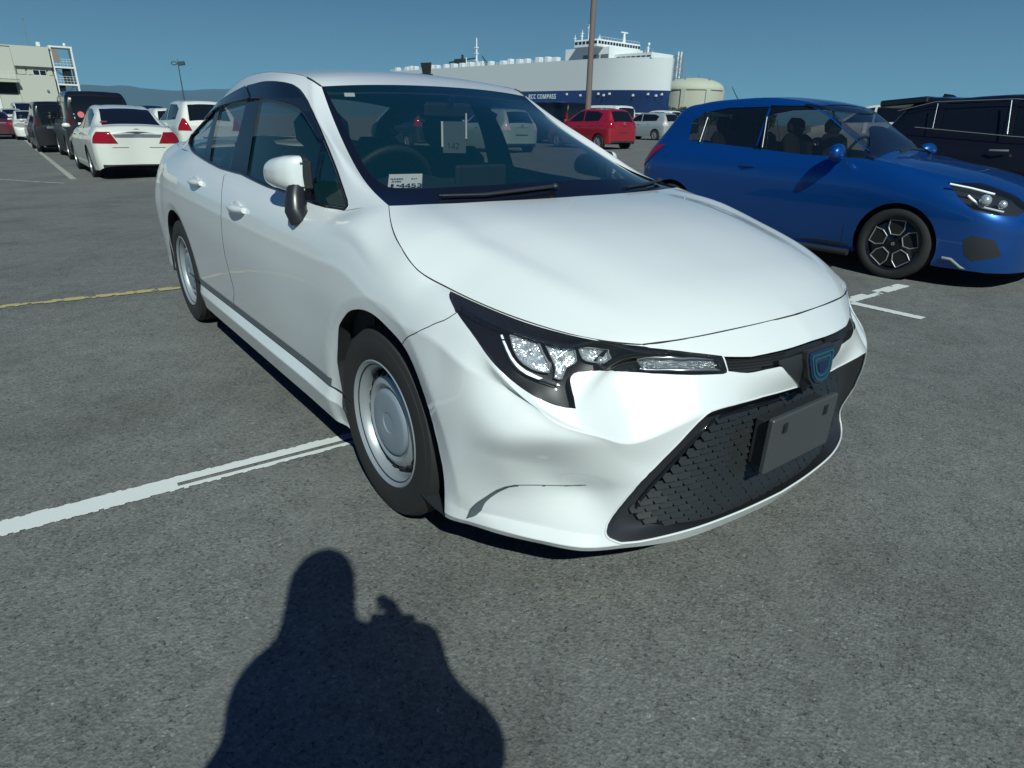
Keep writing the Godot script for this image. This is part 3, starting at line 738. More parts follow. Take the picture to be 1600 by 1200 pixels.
func white_sedan() -> void:
	var car := thing("sedan", "white sedan in the foreground with steel wheels, black mesh grille and blue front emblem", "car", Vector3(0.251, 0, -2.3777), 0.6605)
	var S := Surf.of(21, SIDE_NET, 12, [], [3, 7, 8])
	arch_lips(S)
	var hood := Surf.of(9, HOOD_NET, 6)
	var house := Surf.of(8, HOUSE_NET, 8)
	blend_belt(S, house)
	var screen := Surf.of(5, SCREEN_NET, 8)
	var roof := Surf.of(4, ROOF_NET, 6)
	var rear := Surf.of(4, REAR_NET, 6)
	var trunk := Surf.of(4, TRUNK_NET, 6)
	var mesh := Surf.of(4, MESH_NET, 8)
	var C := {}
	for k in CUTS: C[k] = poly(CUTS[k])
	var all := PackedVector2Array([Vector2(-1, -1), Vector2(30, -1), Vector2(30, 12), Vector2(-1, 12)])
	var white: Material = M.white
	var fg: PackedVector2Array = C.fender_gap; var dl: PackedVector2Array = C.door_front_line
	var dr: PackedVector2Array = C.door_rear_line; var ql: PackedVector2Array = C.quarter_line
	var front_end := PackedVector2Array([Vector2(0, 0), Vector2(0, 9)])
	var low := PackedVector2Array([Vector2(8.9, 7), Vector2(16.2, 7), Vector2(16.2, 9.5), Vector2(8.9, 9.5)])
	# bumper, with its mouth, lamps and emblem block cut out
	var st := stool()
	var fl := stool()
	for side in [1.0, -1.0]:
		cut(st, S, [[span(front_end, fg), true], [C.lamp, false], [C.upper_grille, false], [C.plinth, false], [C.mouth, false], [C.arch_front, false], [C.fang, false]], 0.0, side, "st", Rect2(0, 0, 9.2, 9))
		flange(fl, S, C.lamp, -0.001, -0.045, side)
		flange(fl, S, C.upper_grille, 0.0, -0.03, side)
	build("bumper", st, white, car)
	build("opening_edge", fl, M.black_plastic, car)
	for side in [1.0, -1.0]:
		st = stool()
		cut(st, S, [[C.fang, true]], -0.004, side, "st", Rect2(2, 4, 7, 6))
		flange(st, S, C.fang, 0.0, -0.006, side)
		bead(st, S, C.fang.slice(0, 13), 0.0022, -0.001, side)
		build("bumper_shade_strip", st, M.shade_reflection_grey, car)  # shade of the white recess wall, put in as a grey strip
	# lip edge of the bumper rolled under
	st = stool()
	for side in [1.0, -1.0]:
		var m := Vector3(side, 1, 1)
		for i in 70:
			var a := Vector2(i / 8.0, 9); var b := Vector2((i + 1) / 8.0, 9)
			var p := S.at(a) * m; var q := S.at(b) * m
			var inw := Vector3(0, 0.012, -0.10)
			quad(st, p, q, q * Vector3(0.9, 1, 1) + inw, p * Vector3(0.9, 1, 1) + inw, Vector3.DOWN)
	build("bumper_underside", st, M.black_plastic, car)
	for side in [1.0, -1.0]:
		st = stool()
		cut(st, S, [[span(fg, dl), true], [C.arch_front, false], [low, false], [C.lamp, false]], 0.0, side, "st", Rect2(6.5, 0, 7, 9))
		build("fender", st, white, car)
		st = stool()
		flange(st, S, C.arch_front, 0.0, -0.05, side, false)
		build("arch_edge", st, M.liner, car)
		st = stool()
		cut(st, S, [[span(dl, dr), true], [low, false]], 0.0, side, "st", Rect2(10.5, 0, 6, 9))
		var fd := build("front_door", st, white, car)
		handle(S, Vector2(-1.29, 0.842), side, fd)
		st = stool()
		cut(st, S, [[span(dr, ql), true], [low, false], [C.arch_rear, false]], 0.0, side, "st", Rect2(12.5, 0, 6, 9))
		var rd := build("rear_door", st, white, car)
		handle(S, Vector2(-2.02, 0.892), side, rd)
		st = stool()
		var back := PackedVector2Array([Vector2(20.5, 0), Vector2(20.5, 9)])
		cut(st, S, [[span(ql, back), true], [low, false], [C.arch_rear, false]], 0.0, side, "st", Rect2(14, 0, 7, 9))
		build("quarter_panel", st, white, car)
		st = stool()
		flange(st, S, C.arch_rear, 0.0, -0.05, side, false)
		build("arch_edge", st, M.liner, car)
		st = stool()
		cut(st, S, [[low, true], [C.arch_front, false], [C.arch_rear, false]], 0.0, side, "st", Rect2(8, 6.5, 10, 3))
		build("side_skirt", st, white, car)
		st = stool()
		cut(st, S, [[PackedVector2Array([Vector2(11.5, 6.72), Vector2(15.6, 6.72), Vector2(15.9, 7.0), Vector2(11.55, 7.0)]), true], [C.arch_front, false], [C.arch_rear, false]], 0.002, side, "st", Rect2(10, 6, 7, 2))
		build("door_reflection_strip", st, M.shade_reflection_grey, car)  # dark reflection on the door bottom bevel, painted as a strip
		st = stool()
		seam(st, S, fg.slice(1, fg.size() - 2), side)
		seam(st, S, dl.slice(0, dl.size() - 1), side)
		seam(st, S, dr.slice(0, dr.size() - 1), side)
		seam(st, S, ql.slice(0, 6), side)
		seam(st, S, PackedVector2Array([Vector2(11.0, 7.02), Vector2(16.0, 7.02)]), side, 0.004)
		var edge := PackedVector2Array()
		for i in 9: edge.append(Vector2(i, 6))
		seam(st, hood, edge, side, 0.0017)
		var nose := PackedVector2Array()
		for i in 7: nose.append(Vector2(8, i))
		seam(st, hood, nose, side, 0.003)
		build("panel_gap", st, M.gap, car)
		# lamps
		lamp(S, C, side, car)
	# hood, roof, trunk
	st = stool()
	for side in [1.0, -1.0]: cut(st, hood, [[all, true]], 0.0, side)
	build("hood", st, white, car)
	st = stool()
	for side in [1.0, -1.0]: cut(st, roof, [[all, true]], 0.0, side)
	build("roof", st, white, car)
	st = stool()
	for side in [1.0, -1.0]: cut(st, trunk, [[all, true]], 0.0, side)
	build("trunk_lid", st, white, car)
	# pillars and the black-edged side glass
	for side in [1.0, -1.0]:
		st = stool()
		cut(st, house, [[all, true], [C.dlo, false]], 0.0, side)
		build("pillar", st, white, car)
		st = stool()
		flange(st, house, C.dlo, 0.0, -0.02, side)
		bead(st, house, C.dlo, 0.0085, -0.004, side, true)
		cut(st, house, [[C.pillar_b, true], [C.dlo, true]], -0.004, side)
		cut(st, house, [[C.bar_quarter, true], [C.dlo, true]], -0.004, side)
		cut(st, house, [[C.post_front, true], [C.dlo, true]], -0.004, side)
		build("window_trim", st, M.black_gloss, car)
		st = stool()
		cut(st, house, [[C.dlo, true]], -0.012, side)
		build("side_window", st, M.glass_side, car)
		st = stool()
		cut(st, house, [[C.visor_front, true]], 0.009, side)
		flange(st, house, C.visor_front, 0.009, 0.001, side)
		bead(st, house, C.visor_front, 0.003, 0.008, side, true)
		build("rain_visor", st, M.smoke, car)
		st = stool()
		cut(st, house, [[C.visor_rear, true]], 0.009, side)
		flange(st, house, C.visor_rear, 0.009, 0.001, side)
		bead(st, house, C.visor_rear, 0.003, 0.008, side, true)
		build("rain_visor", st, M.smoke, car)
		# ditch beside the roof, dark inner skin
		st = stool()
		seam(st, house, PackedVector2Array([Vector2(0.0, 3), Vector2(1, 3), Vector2(2, 3)]), side, 0.005)
		seam(st, house, PackedVector2Array([Vector2(2, 3), Vector2(3, 3), Vector2(4, 3), Vector2(5, 3), Vector2(6, 3)]), side, 0.0015)
		build("roof_channel", st, M.gap, car)
		st = stool()
		cut(st, house, [[all, true], [C.dlo, false]], -0.03, side)
		cut(st, S, [[PackedVector2Array([Vector2(10.5, 0), Vector2(19.9, 0), Vector2(19.9, 7), Vector2(10.5, 7)]), true]], -0.06, side)
		cut(st, roof, [[all, true]], -0.035, side)
		build("inner_lining", st, M.lining, car)
	# windscreen: black band, glass
	st = stool()
	for side in [1.0, -1.0]: cut(st, screen, [[all, true], [C.glass, false]], 0.0, side)
	var ws := build("windscreen_band", st, M.black_gloss, car)
	st = stool()
	for side in [1.0, -1.0]: cut(st, screen, [[C.glass, true]], 0.0, side)
	build("windscreen", st, M.glass_front, car)
	st = stool()
	for side in [1.0, -1.0]: cut(st, rear, [[all, true]], 0.0, side)
	build("rear_window", st, M.glass_front, car)
	wipers(screen, car)
	mouth(S, mesh, C, car)
	# wheels, wells, floor
	for u in [0.0, -2.64]:
		for side in [1.0, -1.0]:
			steel_wheel(car, Vector3(-side * 0.752, 0.313, u), -side)
			st = stool()
			var R := 0.40
			for k in 24:
				var a0 := PI * k / 24.0 - 0.15; var a1 := PI * (k + 1) / 24.0 - 0.15
				if k == 23: a1 += 0.3
				var p := Vector3(-side * 0.845, 0.31 + R * sin(a0), u + 0.03 + R * cos(a0)); var q := Vector3(-side * 0.845, 0.31 + R * sin(a1), u + 0.03 + R * cos(a1))
				var inn := Vector3(side * 0.32, 0, 0)
				quad(st, p, q, q + inn, p + inn, Vector3(0, 0.31, u) - p)
				quad(st, p + inn, q + inn, Vector3(-side * 0.525, 0.2, u), Vector3(-side * 0.525, 0.2, u), Vector3(-side, 0, 0))
			build("wheel_well", st, M.liner, car)
	st = stool()
	box(st, Vector3(0, 0.23, -1.32), Vector3(1.36, 0.06, 1.86))
	box(st, Vector3(0, 0.24, -3.2), Vector3(1.3, 0.06, 0.5))
	box(st, Vector3(0, 0.24, 0.5), Vector3(0.9, 0.06, 0.36))
	box(st, Vector3(0, 0.30, -1.3), Vector3(0.98, 0.10, 3.6))
	box(st, Vector3(0, 0.50, 0.30), Vector3(0.96, 0.3, 0.8))
	build("floor_pan", st, M.void_black, car)
	cabin(car)
	for side in [1.0, -1.0]: mirror(side, car)
	papers(car, screen)

# the pillar skin and the body skin share their normals along the belt
func blend_belt(S: Surf, house: Surf) -> void:
	for i in house.w:
		var p := house.P[i]
		var best := 0
		var d := 9.0
		for k in S.w:
			var e := (S.P[k] - p).length()
			if e < d:
				d = e; best = k
		if d > 0.03: continue
		var n := (S.N[best] + house.N[i]).normalized()
		for j in 9:
			var f := 1.0 - j / 9.0
			house.N[j * house.w + i] = house.N[j * house.w + i].lerp(n, f * f).normalized()
	for k in S.w:
		if S.P[k].z > -0.16: continue
		var best := -1
		var d := 0.03
		for i in house.w:
			var e := (S.P[k] - house.P[i]).length()
			if e < d:
				d = e; best = i
		if best < 0: continue
		for j in 12:
			var f := 1.0 - j / 12.0
			S.N[j * S.w + k] = S.N[j * S.w + k].lerp(house.N[best], f * f).normalized()

# the wheel arches' rims turn inwards along a crease
func arch_lips(S: Surf) -> void:
	for i in S.P.size():
		var p := S.P[i]
		if p.x > -0.6: continue
		for a in [[0.035, 0.372, 0.05], [-2.62, 0.375, 0.04]]:
			var d := Vector2(p.z - a[0], p.y - 0.31)
			var w: float = a[2]
			var t: float = (a[1] + w - d.length()) / w
			if t > 0.0: S.P[i] -= S.N[i] * (minf(t, 1.2) * minf(w, 0.07) * 0.22)
	S.refresh()

func handle(S: Surf, uh: Vector2, side: float, parent: Node3D) -> void:
	# nearest point of the skin to a place given from the side
	var best := Vector3.ZERO
	var d := 9.0
	for p in S.P:
		var e := Vector2(p.z - uh.x, p.y - uh.y).length()
		if e < d and p.x < -0.7:
			d = e; best = p
	var m := Vector3(side, 1, 1)
	var st := stool()
	var c := Vector3(best.x - 0.018, uh.y, uh.x) * m
	var pts := PackedVector3Array(); var rl := PackedFloat32Array()
	for i in 11:
		var t := i / 10.0 - 0.5
		pts.append(c + Vector3(-side * 0.016 * cos(t * PI) + side * 0.014, 0.006 * t, t * 0.205))
		rl.append(0.013 + 0.006 * sqrt(maxf(0.0, 1.0 - 4.0 * t * t)))
	tube(st, pts, 0.015, 0.015, 10, true, rl)
	build("handle", st, M.white, parent)
	st = stool()
	ellipsoid(st, c + Vector3(side * 0.020, 0, -0.01), Vector3(0.006, 0.034, 0.072))
	build("handle_cup", st, M.white, parent)

func lamp(S: Surf, C: Dictionary, side: float, car: Node3D) -> void:
	var o := Node3D.new()
	o.name = "headlight" if side > 0 else "headlight_001"
	car.add_child(o)
	var st := stool()
	cut(st, S, [[C.lamp, true]], -0.047, side, "st", Rect2(0, 0, 9, 4))
	build("housing", st, M.lamp_black, o)
	var brow := PackedVector2Array([Vector2(7.4, 0.32), Vector2(6.6, 0.36), Vector2(5.8, 0.34), Vector2(5.0, 0.30), Vector2(4.2, 0.28), Vector2(3.4, 0.30), Vector2(2.4, 0.55)])
	st = stool()
	bead(st, S, brow, 0.006, -0.020, side)
	bead(st, S, brow, 0.003, -0.034, side)
	build("brow", st, M.black_gloss, o)
	var D := -0.035
	for k in ["pod_a", "pod_b", "pod_c"]:
		st = stool()
		# a bowl: rim on the housing, pressed deeper towards its middle
		var rim: PackedVector2Array = dense(C[k], 0.05, true)
		var mid := Vector2.ZERO
		for p in rim: mid += p
		mid /= rim.size()
		var m := Vector3(side, 1, 1)
		var rings := 7
		for r in rings:
			for i in rim.size():
				var v := []
				for q in [[i, r], [i + 1, r], [i + 1, r + 1], [i, r + 1]]:
					var f: float = 1.0 - float(q[1]) / rings
					var p: Vector2 = mid.lerp(rim[q[0] % rim.size()], f)
					var wob := 0.0022 * sin(q[0] * 1.9) * sin(f * 9.0)
					v.append(S.at(p, D - 0.008 * (1.0 - f * f) + wob * 0.6) * m)
				quad(st, v[0], v[1], v[2], v[3], S.normal(mid) * m)
		build("reflector", st, M.chrome, o)
		st = stool()
		bead(st, S, C[k], 0.0025, D + 0.002, side, true)
		build("reflector_rim", st, M.trim_grey, o)
		st = stool()
		ellipsoid(st, S.at(mid, D - 0.004) * m, Vector3(0.010, 0.010, 0.010))
		build("bulb", st, M.chrome, o)
	st = stool()
	cut(st, S, [[C.drl, true]], -0.024, side, "st", Rect2(2, 0, 6, 4))
	flange(st, S, C.drl, -0.024, -0.036, side)
	build("light_strip", st, M.light_strip, o)
	st = stool()
	cut(st, S, [[C.indicator, true]], -0.036, side, "st", Rect2(0, 0, 5, 3))
	build("indicator", st, M.ribbed_chrome, o)
	st = stool()
	bead(st, S, C.indicator, 0.0045, -0.031, side, true)
	build("indicator_frame", st, M.lamp_trim, o)
	st = stool()
	cut(st, S, [[C.lamp, true]], -0.002, side, "st", Rect2(0, 0, 9, 4))
	build("lens", st, M.lens, o)

func mouth(S: Surf, mesh: Surf, C: Dictionary, car: Node3D) -> void:
	# black surround that sinks from the opening's edge to the mesh
	var st := stool()
	for side in [1.0, -1.0]:
		var m := Vector3(side, 1, 1)
		var n := 90
		var a := by_angle(C.mouth, n, S); var b := by_angle(C.mouth_in, n, mesh)
		var rows := []
		for r in 9:
			var f := r / 8.0
			var row := PackedVector3Array()
			for q in n:
				var p: Vector3 = a[q].lerp(b[q], f)
				p.z -= 0.012 * sin(f * PI) + (0.003 if r == 0 else 0.0)
				row.append(p * m)
			rows.append(row)
		sheet(st, rows, Vector3(0, 0.2, 1))
	build("grille_surround", st, M.black_plastic, car)
	st = stool()
	for side in [1.0, -1.0]: bead(st, S, C.mouth, 0.0035, -0.0012, side)
	build("mouth_rim", st, M.white, car)
	st = stool()
	for side in [1.0, -1.0]: cut(st, mesh, [[C.mouth_in, true]], -0.012, side)
	build("grille_back", st, M.void_black, car)
	st = stool()
	for side in [1.0, -1.0]: bead(st, mesh, C.mouth_in.slice(0, C.mouth_in.size()), 0.007, 0.002, side)
	build("grille_rim", st, M.black_gloss, car)
	# the scales of the mesh
	var g := Node3D.new()
	g.name = "lower_grille"
	car.add_child(g)
	var count := 0
	var rows := 19
	var scale_meshes := []
	for v in 3:
		st = stool()
		var pts := [Vector2(-0.5, 0.12), Vector2(-0.28, 0.46), Vector2(0.28, 0.46), Vector2(0.5, 0.12), Vector2(0.36, -0.40), Vector2(-0.36, -0.40)]
		var dz := [0.19, 0.02, 0.02, 0.19, 0.48, 0.48]
		var p3 := []
		for i in 6: p3.append(Vector3(pts[i].x * 0.047, pts[i].y * 0.0225, dz[i] * (0.024 + 0.003 * v)))
		var c := Vector3(0, 0, 0.006 + 0.0008 * v)
		for i in 6: flat_tri(st, c, p3[i], p3[(i + 1) % 6], Vector3(0, 0, 1))
		for i in [3, 4, 5]: quad(st, p3[i], p3[(i + 1) % 6], p3[(i + 1) % 6] * Vector3(0.9, 0.7, 0) - Vector3(0, 0.003, 0.006), p3[i] * Vector3(0.9, 0.7, 0) - Vector3(0, 0.003, 0.006), Vector3(0, -1, 0))
		scale_meshes.append(st.commit())
	var inner: PackedVector2Array = C.mouth_in
	var spots := []
	for j in rows:
		var y := 0.555 - j * 0.0205
		for i in range(-19, 20):
			var r := (i + (0.5 if j % 2 else 0.0)) * 0.040
			var stp := on_mesh(mesh, absf(r), y)
			if stp.x < 0.0 or not Geometry2D.is_point_in_polygon(stp + Vector2(0.0005, 0), inner): continue
			var p := mesh.at(stp, 0.001); var nn := mesh.normal(stp)
			if r < 0.0:
				p.x = -p.x; nn.x = -nn.x
			spots.append([p, nn])
	for s in spots:
		var z: Vector3 = s[1]
		var x := Vector3.UP.cross(z).normalized()
		var b := Basis(x, z.cross(x), z)
		part("grille_scale", scale_meshes[rng.randi() % 3], M.mesh_black, g, Transform3D(b, s[0]))
		count += 1
	# upper grille
	st = stool()
	for side in [1.0, -1.0]: cut(st, S, [[C.upper_grille, true]], -0.026, side, "st", Rect2(0, 0, 3, 3))
	build("upper_grille", st, M.mesh_black, car)
	st = stool()
	prism(st, PackedVector2Array([Vector2(-0.013, 0.002), Vector2(-0.006, 0.008), Vector2(0.006, 0.008), Vector2(0.013, 0.002), Vector2(0.008, -0.006), Vector2(-0.008, -0.006)]), 0.007)
	var small := st.commit()
	var ug: Node3D = car.get_node("upper_grille")
	for side in [1.0, -1.0]:
		for j in 5:
			for i in 13:
				var stp := Vector2(0.55 + (i + (0.5 if j % 2 else 0.0)) * 0.085, 1.12 + j * 0.2)
				if not Geometry2D.is_point_in_polygon(stp, C.upper_grille): continue
				var z: Vector3 = S.normal(stp) * Vector3(side, 1, 1)
				var x := Vector3.UP.cross(z).normalized()
				part("grille_scale", small, M.mesh_black, ug, Transform3D(Basis(x, z.cross(x), z).rotated(x, -0.5), S.at(stp, -0.024) * Vector3(side, 1, 1)))
	# emblem on its block
	st = stool()
	for side in [1.0, -1.0]:
		cut(st, S, [[C.plinth, true]], 0.004, side, "st", Rect2(0, 0, 2, 4))
		flange(st, S, C.plinth, 0.004, -0.03, side)
	build("emblem_block", st, M.black_plastic, car)
	var em := Node3D.new()
	em.name = "emblem"
	car.add_child(em)
	em.transform = Transform3D(Basis(Vector3.RIGHT, -0.16), Vector3(0, 0.630, 0.934))
	var shield := PackedVector2Array([Vector2(-0.060, 0.044), Vector2(0.060, 0.044), Vector2(0.062, 0.030), Vector2(0.048, -0.022), Vector2(0.030, -0.040), Vector2(0, -0.047), Vector2(-0.030, -0.040), Vector2(-0.048, -0.022), Vector2(-0.062, 0.030)])
	st = stool()
	prism(st, grown(shield, 0.008), 0.014, Vector3(0, 0, -0.008))
	build("socket", st, M.black_plastic, em)
	st = stool()
	prism(st, shield, 0.012, Vector3(0, 0, 0.0))
	build("shield", st, M.emblem_blue, em)
	st = stool()
	ring(st, grown(shield, -0.006), grown(shield, -0.011), 0.012, 0.0145)
	ring(st, grown(shield, -0.018), grown(shield, -0.023), 0.012, 0.0145)
	build("rings", st, M.emblem_line, em)
	st = stool()
	prism(st, PackedVector2Array([Vector2(-0.022, 0.010), Vector2(0.022, 0.010), Vector2(0.016, -0.012), Vector2(0, -0.018), Vector2(-0.016, -0.012)]), 0.0022, Vector3(0, 0, 0.012))
	build("centre", st, M.emblem_dark, em)
	# plate carrier
	var pc := Node3D.new()
	pc.name = "plate_carrier"
	car.add_child(pc)
	pc.transform = Transform3D(Basis(Vector3.RIGHT, 0.02), Vector3(0, 0.425, 0.9325))
	st = stool()
	box(st, Vector3(0, 0, -0.010), Vector3(0.335, 0.165, 0.018), Basis.IDENTITY, 0.004)
	build("board", st, M.plate_black, pc)
	st = stool()
	box(st, Vector3(0, -0.005, -0.040), Vector3(0.300, 0.140, 0.05), Basis.IDENTITY, 0.004)
	build("bracket", st, M.black_plastic, pc)
	for x in [-0.105, 0.105]:
		st = stool()
		box(st, Vector3(x, 0.045, 0.0), Vector3(0.022, 0.030, 0.003), Basis.IDENTITY, 0.001)
		box(st, Vector3(x - 0.006, 0.045, 0.001), Vector3(0.006, 0.022, 0.006), Basis.IDENTITY, 0.001)
		build("bolt_slot", st, M.void_black, pc)

func grown(p: PackedVector2Array, d: float) -> PackedVector2Array:
	var r := Geometry2D.offset_polygon(p, d)
	return r[0]

func ring(st: SurfaceTool, a: PackedVector2Array, b: PackedVector2Array, z0: float, z1: float) -> void:
	var n := 40
	var pa := spread(a, n); var pb := spread(b, n)
	for i in n:
		var j := (i + 1) % n
		var v := [Vector3(pa[i].x, pa[i].y, z1), Vector3(pa[j].x, pa[j].y, z1), Vector3(pb[j].x, pb[j].y, z1), Vector3(pb[i].x, pb[i].y, z1)]
		quad(st, v[0], v[1], v[2], v[3], Vector3.BACK)
		var c := Vector3(0, 0, 0)
		quad(st, v[0], v[1], Vector3(v[1].x, v[1].y, z0), Vector3(v[0].x, v[0].y, z0), v[0] - c)
		quad(st, v[3], v[2], Vector3(v[2].x, v[2].y, z0), Vector3(v[3].x, v[3].y, z0), c - v[3])

# n points at even angles round the outline's middle
func spread(p: PackedVector2Array, n: int) -> PackedVector2Array:
	var out := PackedVector2Array()
	for i in n:
		var d := Vector2.from_angle(TAU * i / n)
		var best := Vector2.ZERO
		for k in p.size():
			var hit = Geometry2D.segment_intersects_segment(Vector2.ZERO, d * 5.0, p[k], p[(k + 1) % p.size()])
			if hit != null: best = hit
		out.append(best)
	return out

# n points of a line on a surface at the same angles round the mouth's middle, from the top to the bottom
func by_angle(line: PackedVector2Array, n: int, s: Surf) -> PackedVector3Array:
	var pts := PackedVector3Array()
	for p in dense(line, 0.02, false): pts.append(s.at(p))
	var out := PackedVector3Array()
	for k in n:
		var want := lerpf(PI / 2, -PI / 2, k / (n - 1.0))
		var best := pts[0] if k == 0 else pts[pts.size() - 1]
		for i in pts.size() - 1:
			var a0 := atan2(pts[i].y - 0.36, -pts[i].x); var a1 := atan2(pts[i + 1].y - 0.36, -pts[i + 1].x)
			if (a0 - want) * (a1 - want) <= 0.0 and absf(a0 - a1) > 1e-7:
				best = pts[i].lerp(pts[i + 1], (a0 - want) / (a0 - a1))
				break
		out.append(best)
	return out

func on_mesh(s: Surf, r: float, y: float) -> Vector2:
	var q := Vector2(1.5, 1.0)
	for k in 8:
		var p := s.at(q)
		var dx := (s.at(q + Vector2(0.02, 0)) - p) / 0.02
		var dy := (s.at(q + Vector2(0, 0.02)) - p) / 0.02
		var e := Vector2(-r - p.x, y - p.y)
		var det := dx.x * dy.y - dy.x * dx.y
		q += Vector2(e.x * dy.y - dy.x * e.y, dx.x * e.y - e.x * dx.y) / det
		q = q.clamp(Vector2(0, 0), Vector2(2.95, 1.97))
	return q

func wipers(screen: Surf, car: Node3D) -> void:
	for w in [[[2.4, 0.25], [1.6, 0.22], [0.9, 0.30], [0.3, 0.37]], [[-1.25, 0.19], [-2.2, 0.27], [-3.0, 0.36], [-3.4, 0.42]]]:
		var st := stool()
		var pts := PackedVector3Array(); var bl := PackedVector3Array()
		for q in w:
			var m := Vector3(1 if q[0] > 0 else -1, 1, 1)
			pts.append(screen.at(Vector2(absf(q[0]), q[1]), 0.016) * m)
			bl.append(screen.at(Vector2(absf(q[0]), q[1] + 0.10), 0.008) * m)
		tube(st, pts, 0.0045, 0.007, 6)
		tube(st, bl, 0.004, 0.004, 5)
		ellipsoid(st, pts[3], Vector3(0.014, 0.012, 0.014), Basis.IDENTITY, 5, 8)
		build("wiper", st, M.black_plastic, car)

func mirror(side: float, car: Node3D) -> void:
	# folded in: it lies along the door with its cap outwards
	var o := Node3D.new()
	o.name = "door_mirror" if side > 0 else "door_mirror_001"
	car.add_child(o)
	# sections from front to back: ahead, middle out, middle up, bulge outwards, half height
	var rows := []
	for q in [[-0.560, 0.815, 1.030, 0.022, 0.050], [-0.568, 0.815, 1.031, 0.040, 0.060], [-0.61, 0.815, 1.032, 0.066, 0.064], [-0.69, 0.820, 1.030, 0.074, 0.060], [-0.76, 0.825, 1.026, 0.066, 0.052], [-0.81, 0.830, 1.020, 0.044, 0.038], [-0.832, 0.832, 1.016, 0.016, 0.016]]:
		var row := PackedVector3Array()
		for k in 13:
			var a := PI * k / 12.0 - PI * 0.5
			var c := cos(a); var s := sin(a)
			row.append(Vector3(-side * (q[1] - 0.035 + q[3] * pow(absf(c), 0.75)), q[2] - 0.006 + q[4] * signf(s) * pow(absf(s), 0.75), q[0] - 0.085))
		rows.append(row)
	var surf := Surf.from_rows(rows, 4)
	var c := Vector3(-side * 0.785, 1.024, -0.785)
	var flipped := 0.0
	for i in surf.P.size(): flipped += surf.N[i].dot(surf.P[i] - c)
	if flipped < 0.0:
		for i in surf.N.size(): surf.N[i] = -surf.N[i]
	var st := stool()
	cut(st, surf, [[PackedVector2Array([Vector2(-1, -1), Vector2(20, -1), Vector2(20, 20), Vector2(-1, 20)]), true]])
	for k in surf.w - 1: flat_tri(st, surf.P[k], surf.P[k + 1], Vector3(-side * 0.785, 1.024, -0.641), Vector3(0, 0, 1))
	build("cap", st, M.white, o)
	st = stool()
	for j in surf.h - 1:
		var p := surf.P[j * surf.w]; var q := surf.P[j * surf.w + surf.w - 1]
		var p2 := surf.P[(j + 1) * surf.w]; var q2 := surf.P[(j + 1) * surf.w + surf.w - 1]
		var inn := Vector3(side * 0.022, 0, 0)
		var sh := 0.94
		var m1 := (p + q) * 0.5; var m2 := (p2 + q2) * 0.5
		quad(st, p, p2, m2.lerp(p2, sh) + inn, m1.lerp(p, sh) + inn, Vector3(0, -1, 0))
		quad(st, q, q2, m2.lerp(q2, sh) + inn, m1.lerp(q, sh) + inn, Vector3(0, 1, 0))
		quad(st, m1.lerp(p, sh) + inn, m1.lerp(q, sh) + inn, m2.lerp(q2, sh) + inn, m2.lerp(p2, sh) + inn, Vector3(side, 0, 0))
	box(st, Vector3(-side * 0.770, 1.024, -0.651), Vector3(0.05, 0.10, 0.014), Basis.IDENTITY, 0.006)
	build("back", st, M.black_plastic, o)
	st = stool()
	tube(st, PackedVector3Array([Vector3(-side * 0.795, 0.985, -0.68), Vector3(-side * 0.812, 0.95, -0.66), Vector3(-side * 0.822, 0.905, -0.64), Vector3(-side * 0.810, 0.868, -0.63)]), 0.036, 0.04, 12, true, PackedFloat32Array([0.034, 0.036, 0.040, 0.040]))
	build("arm", st, M.black_satin, o)

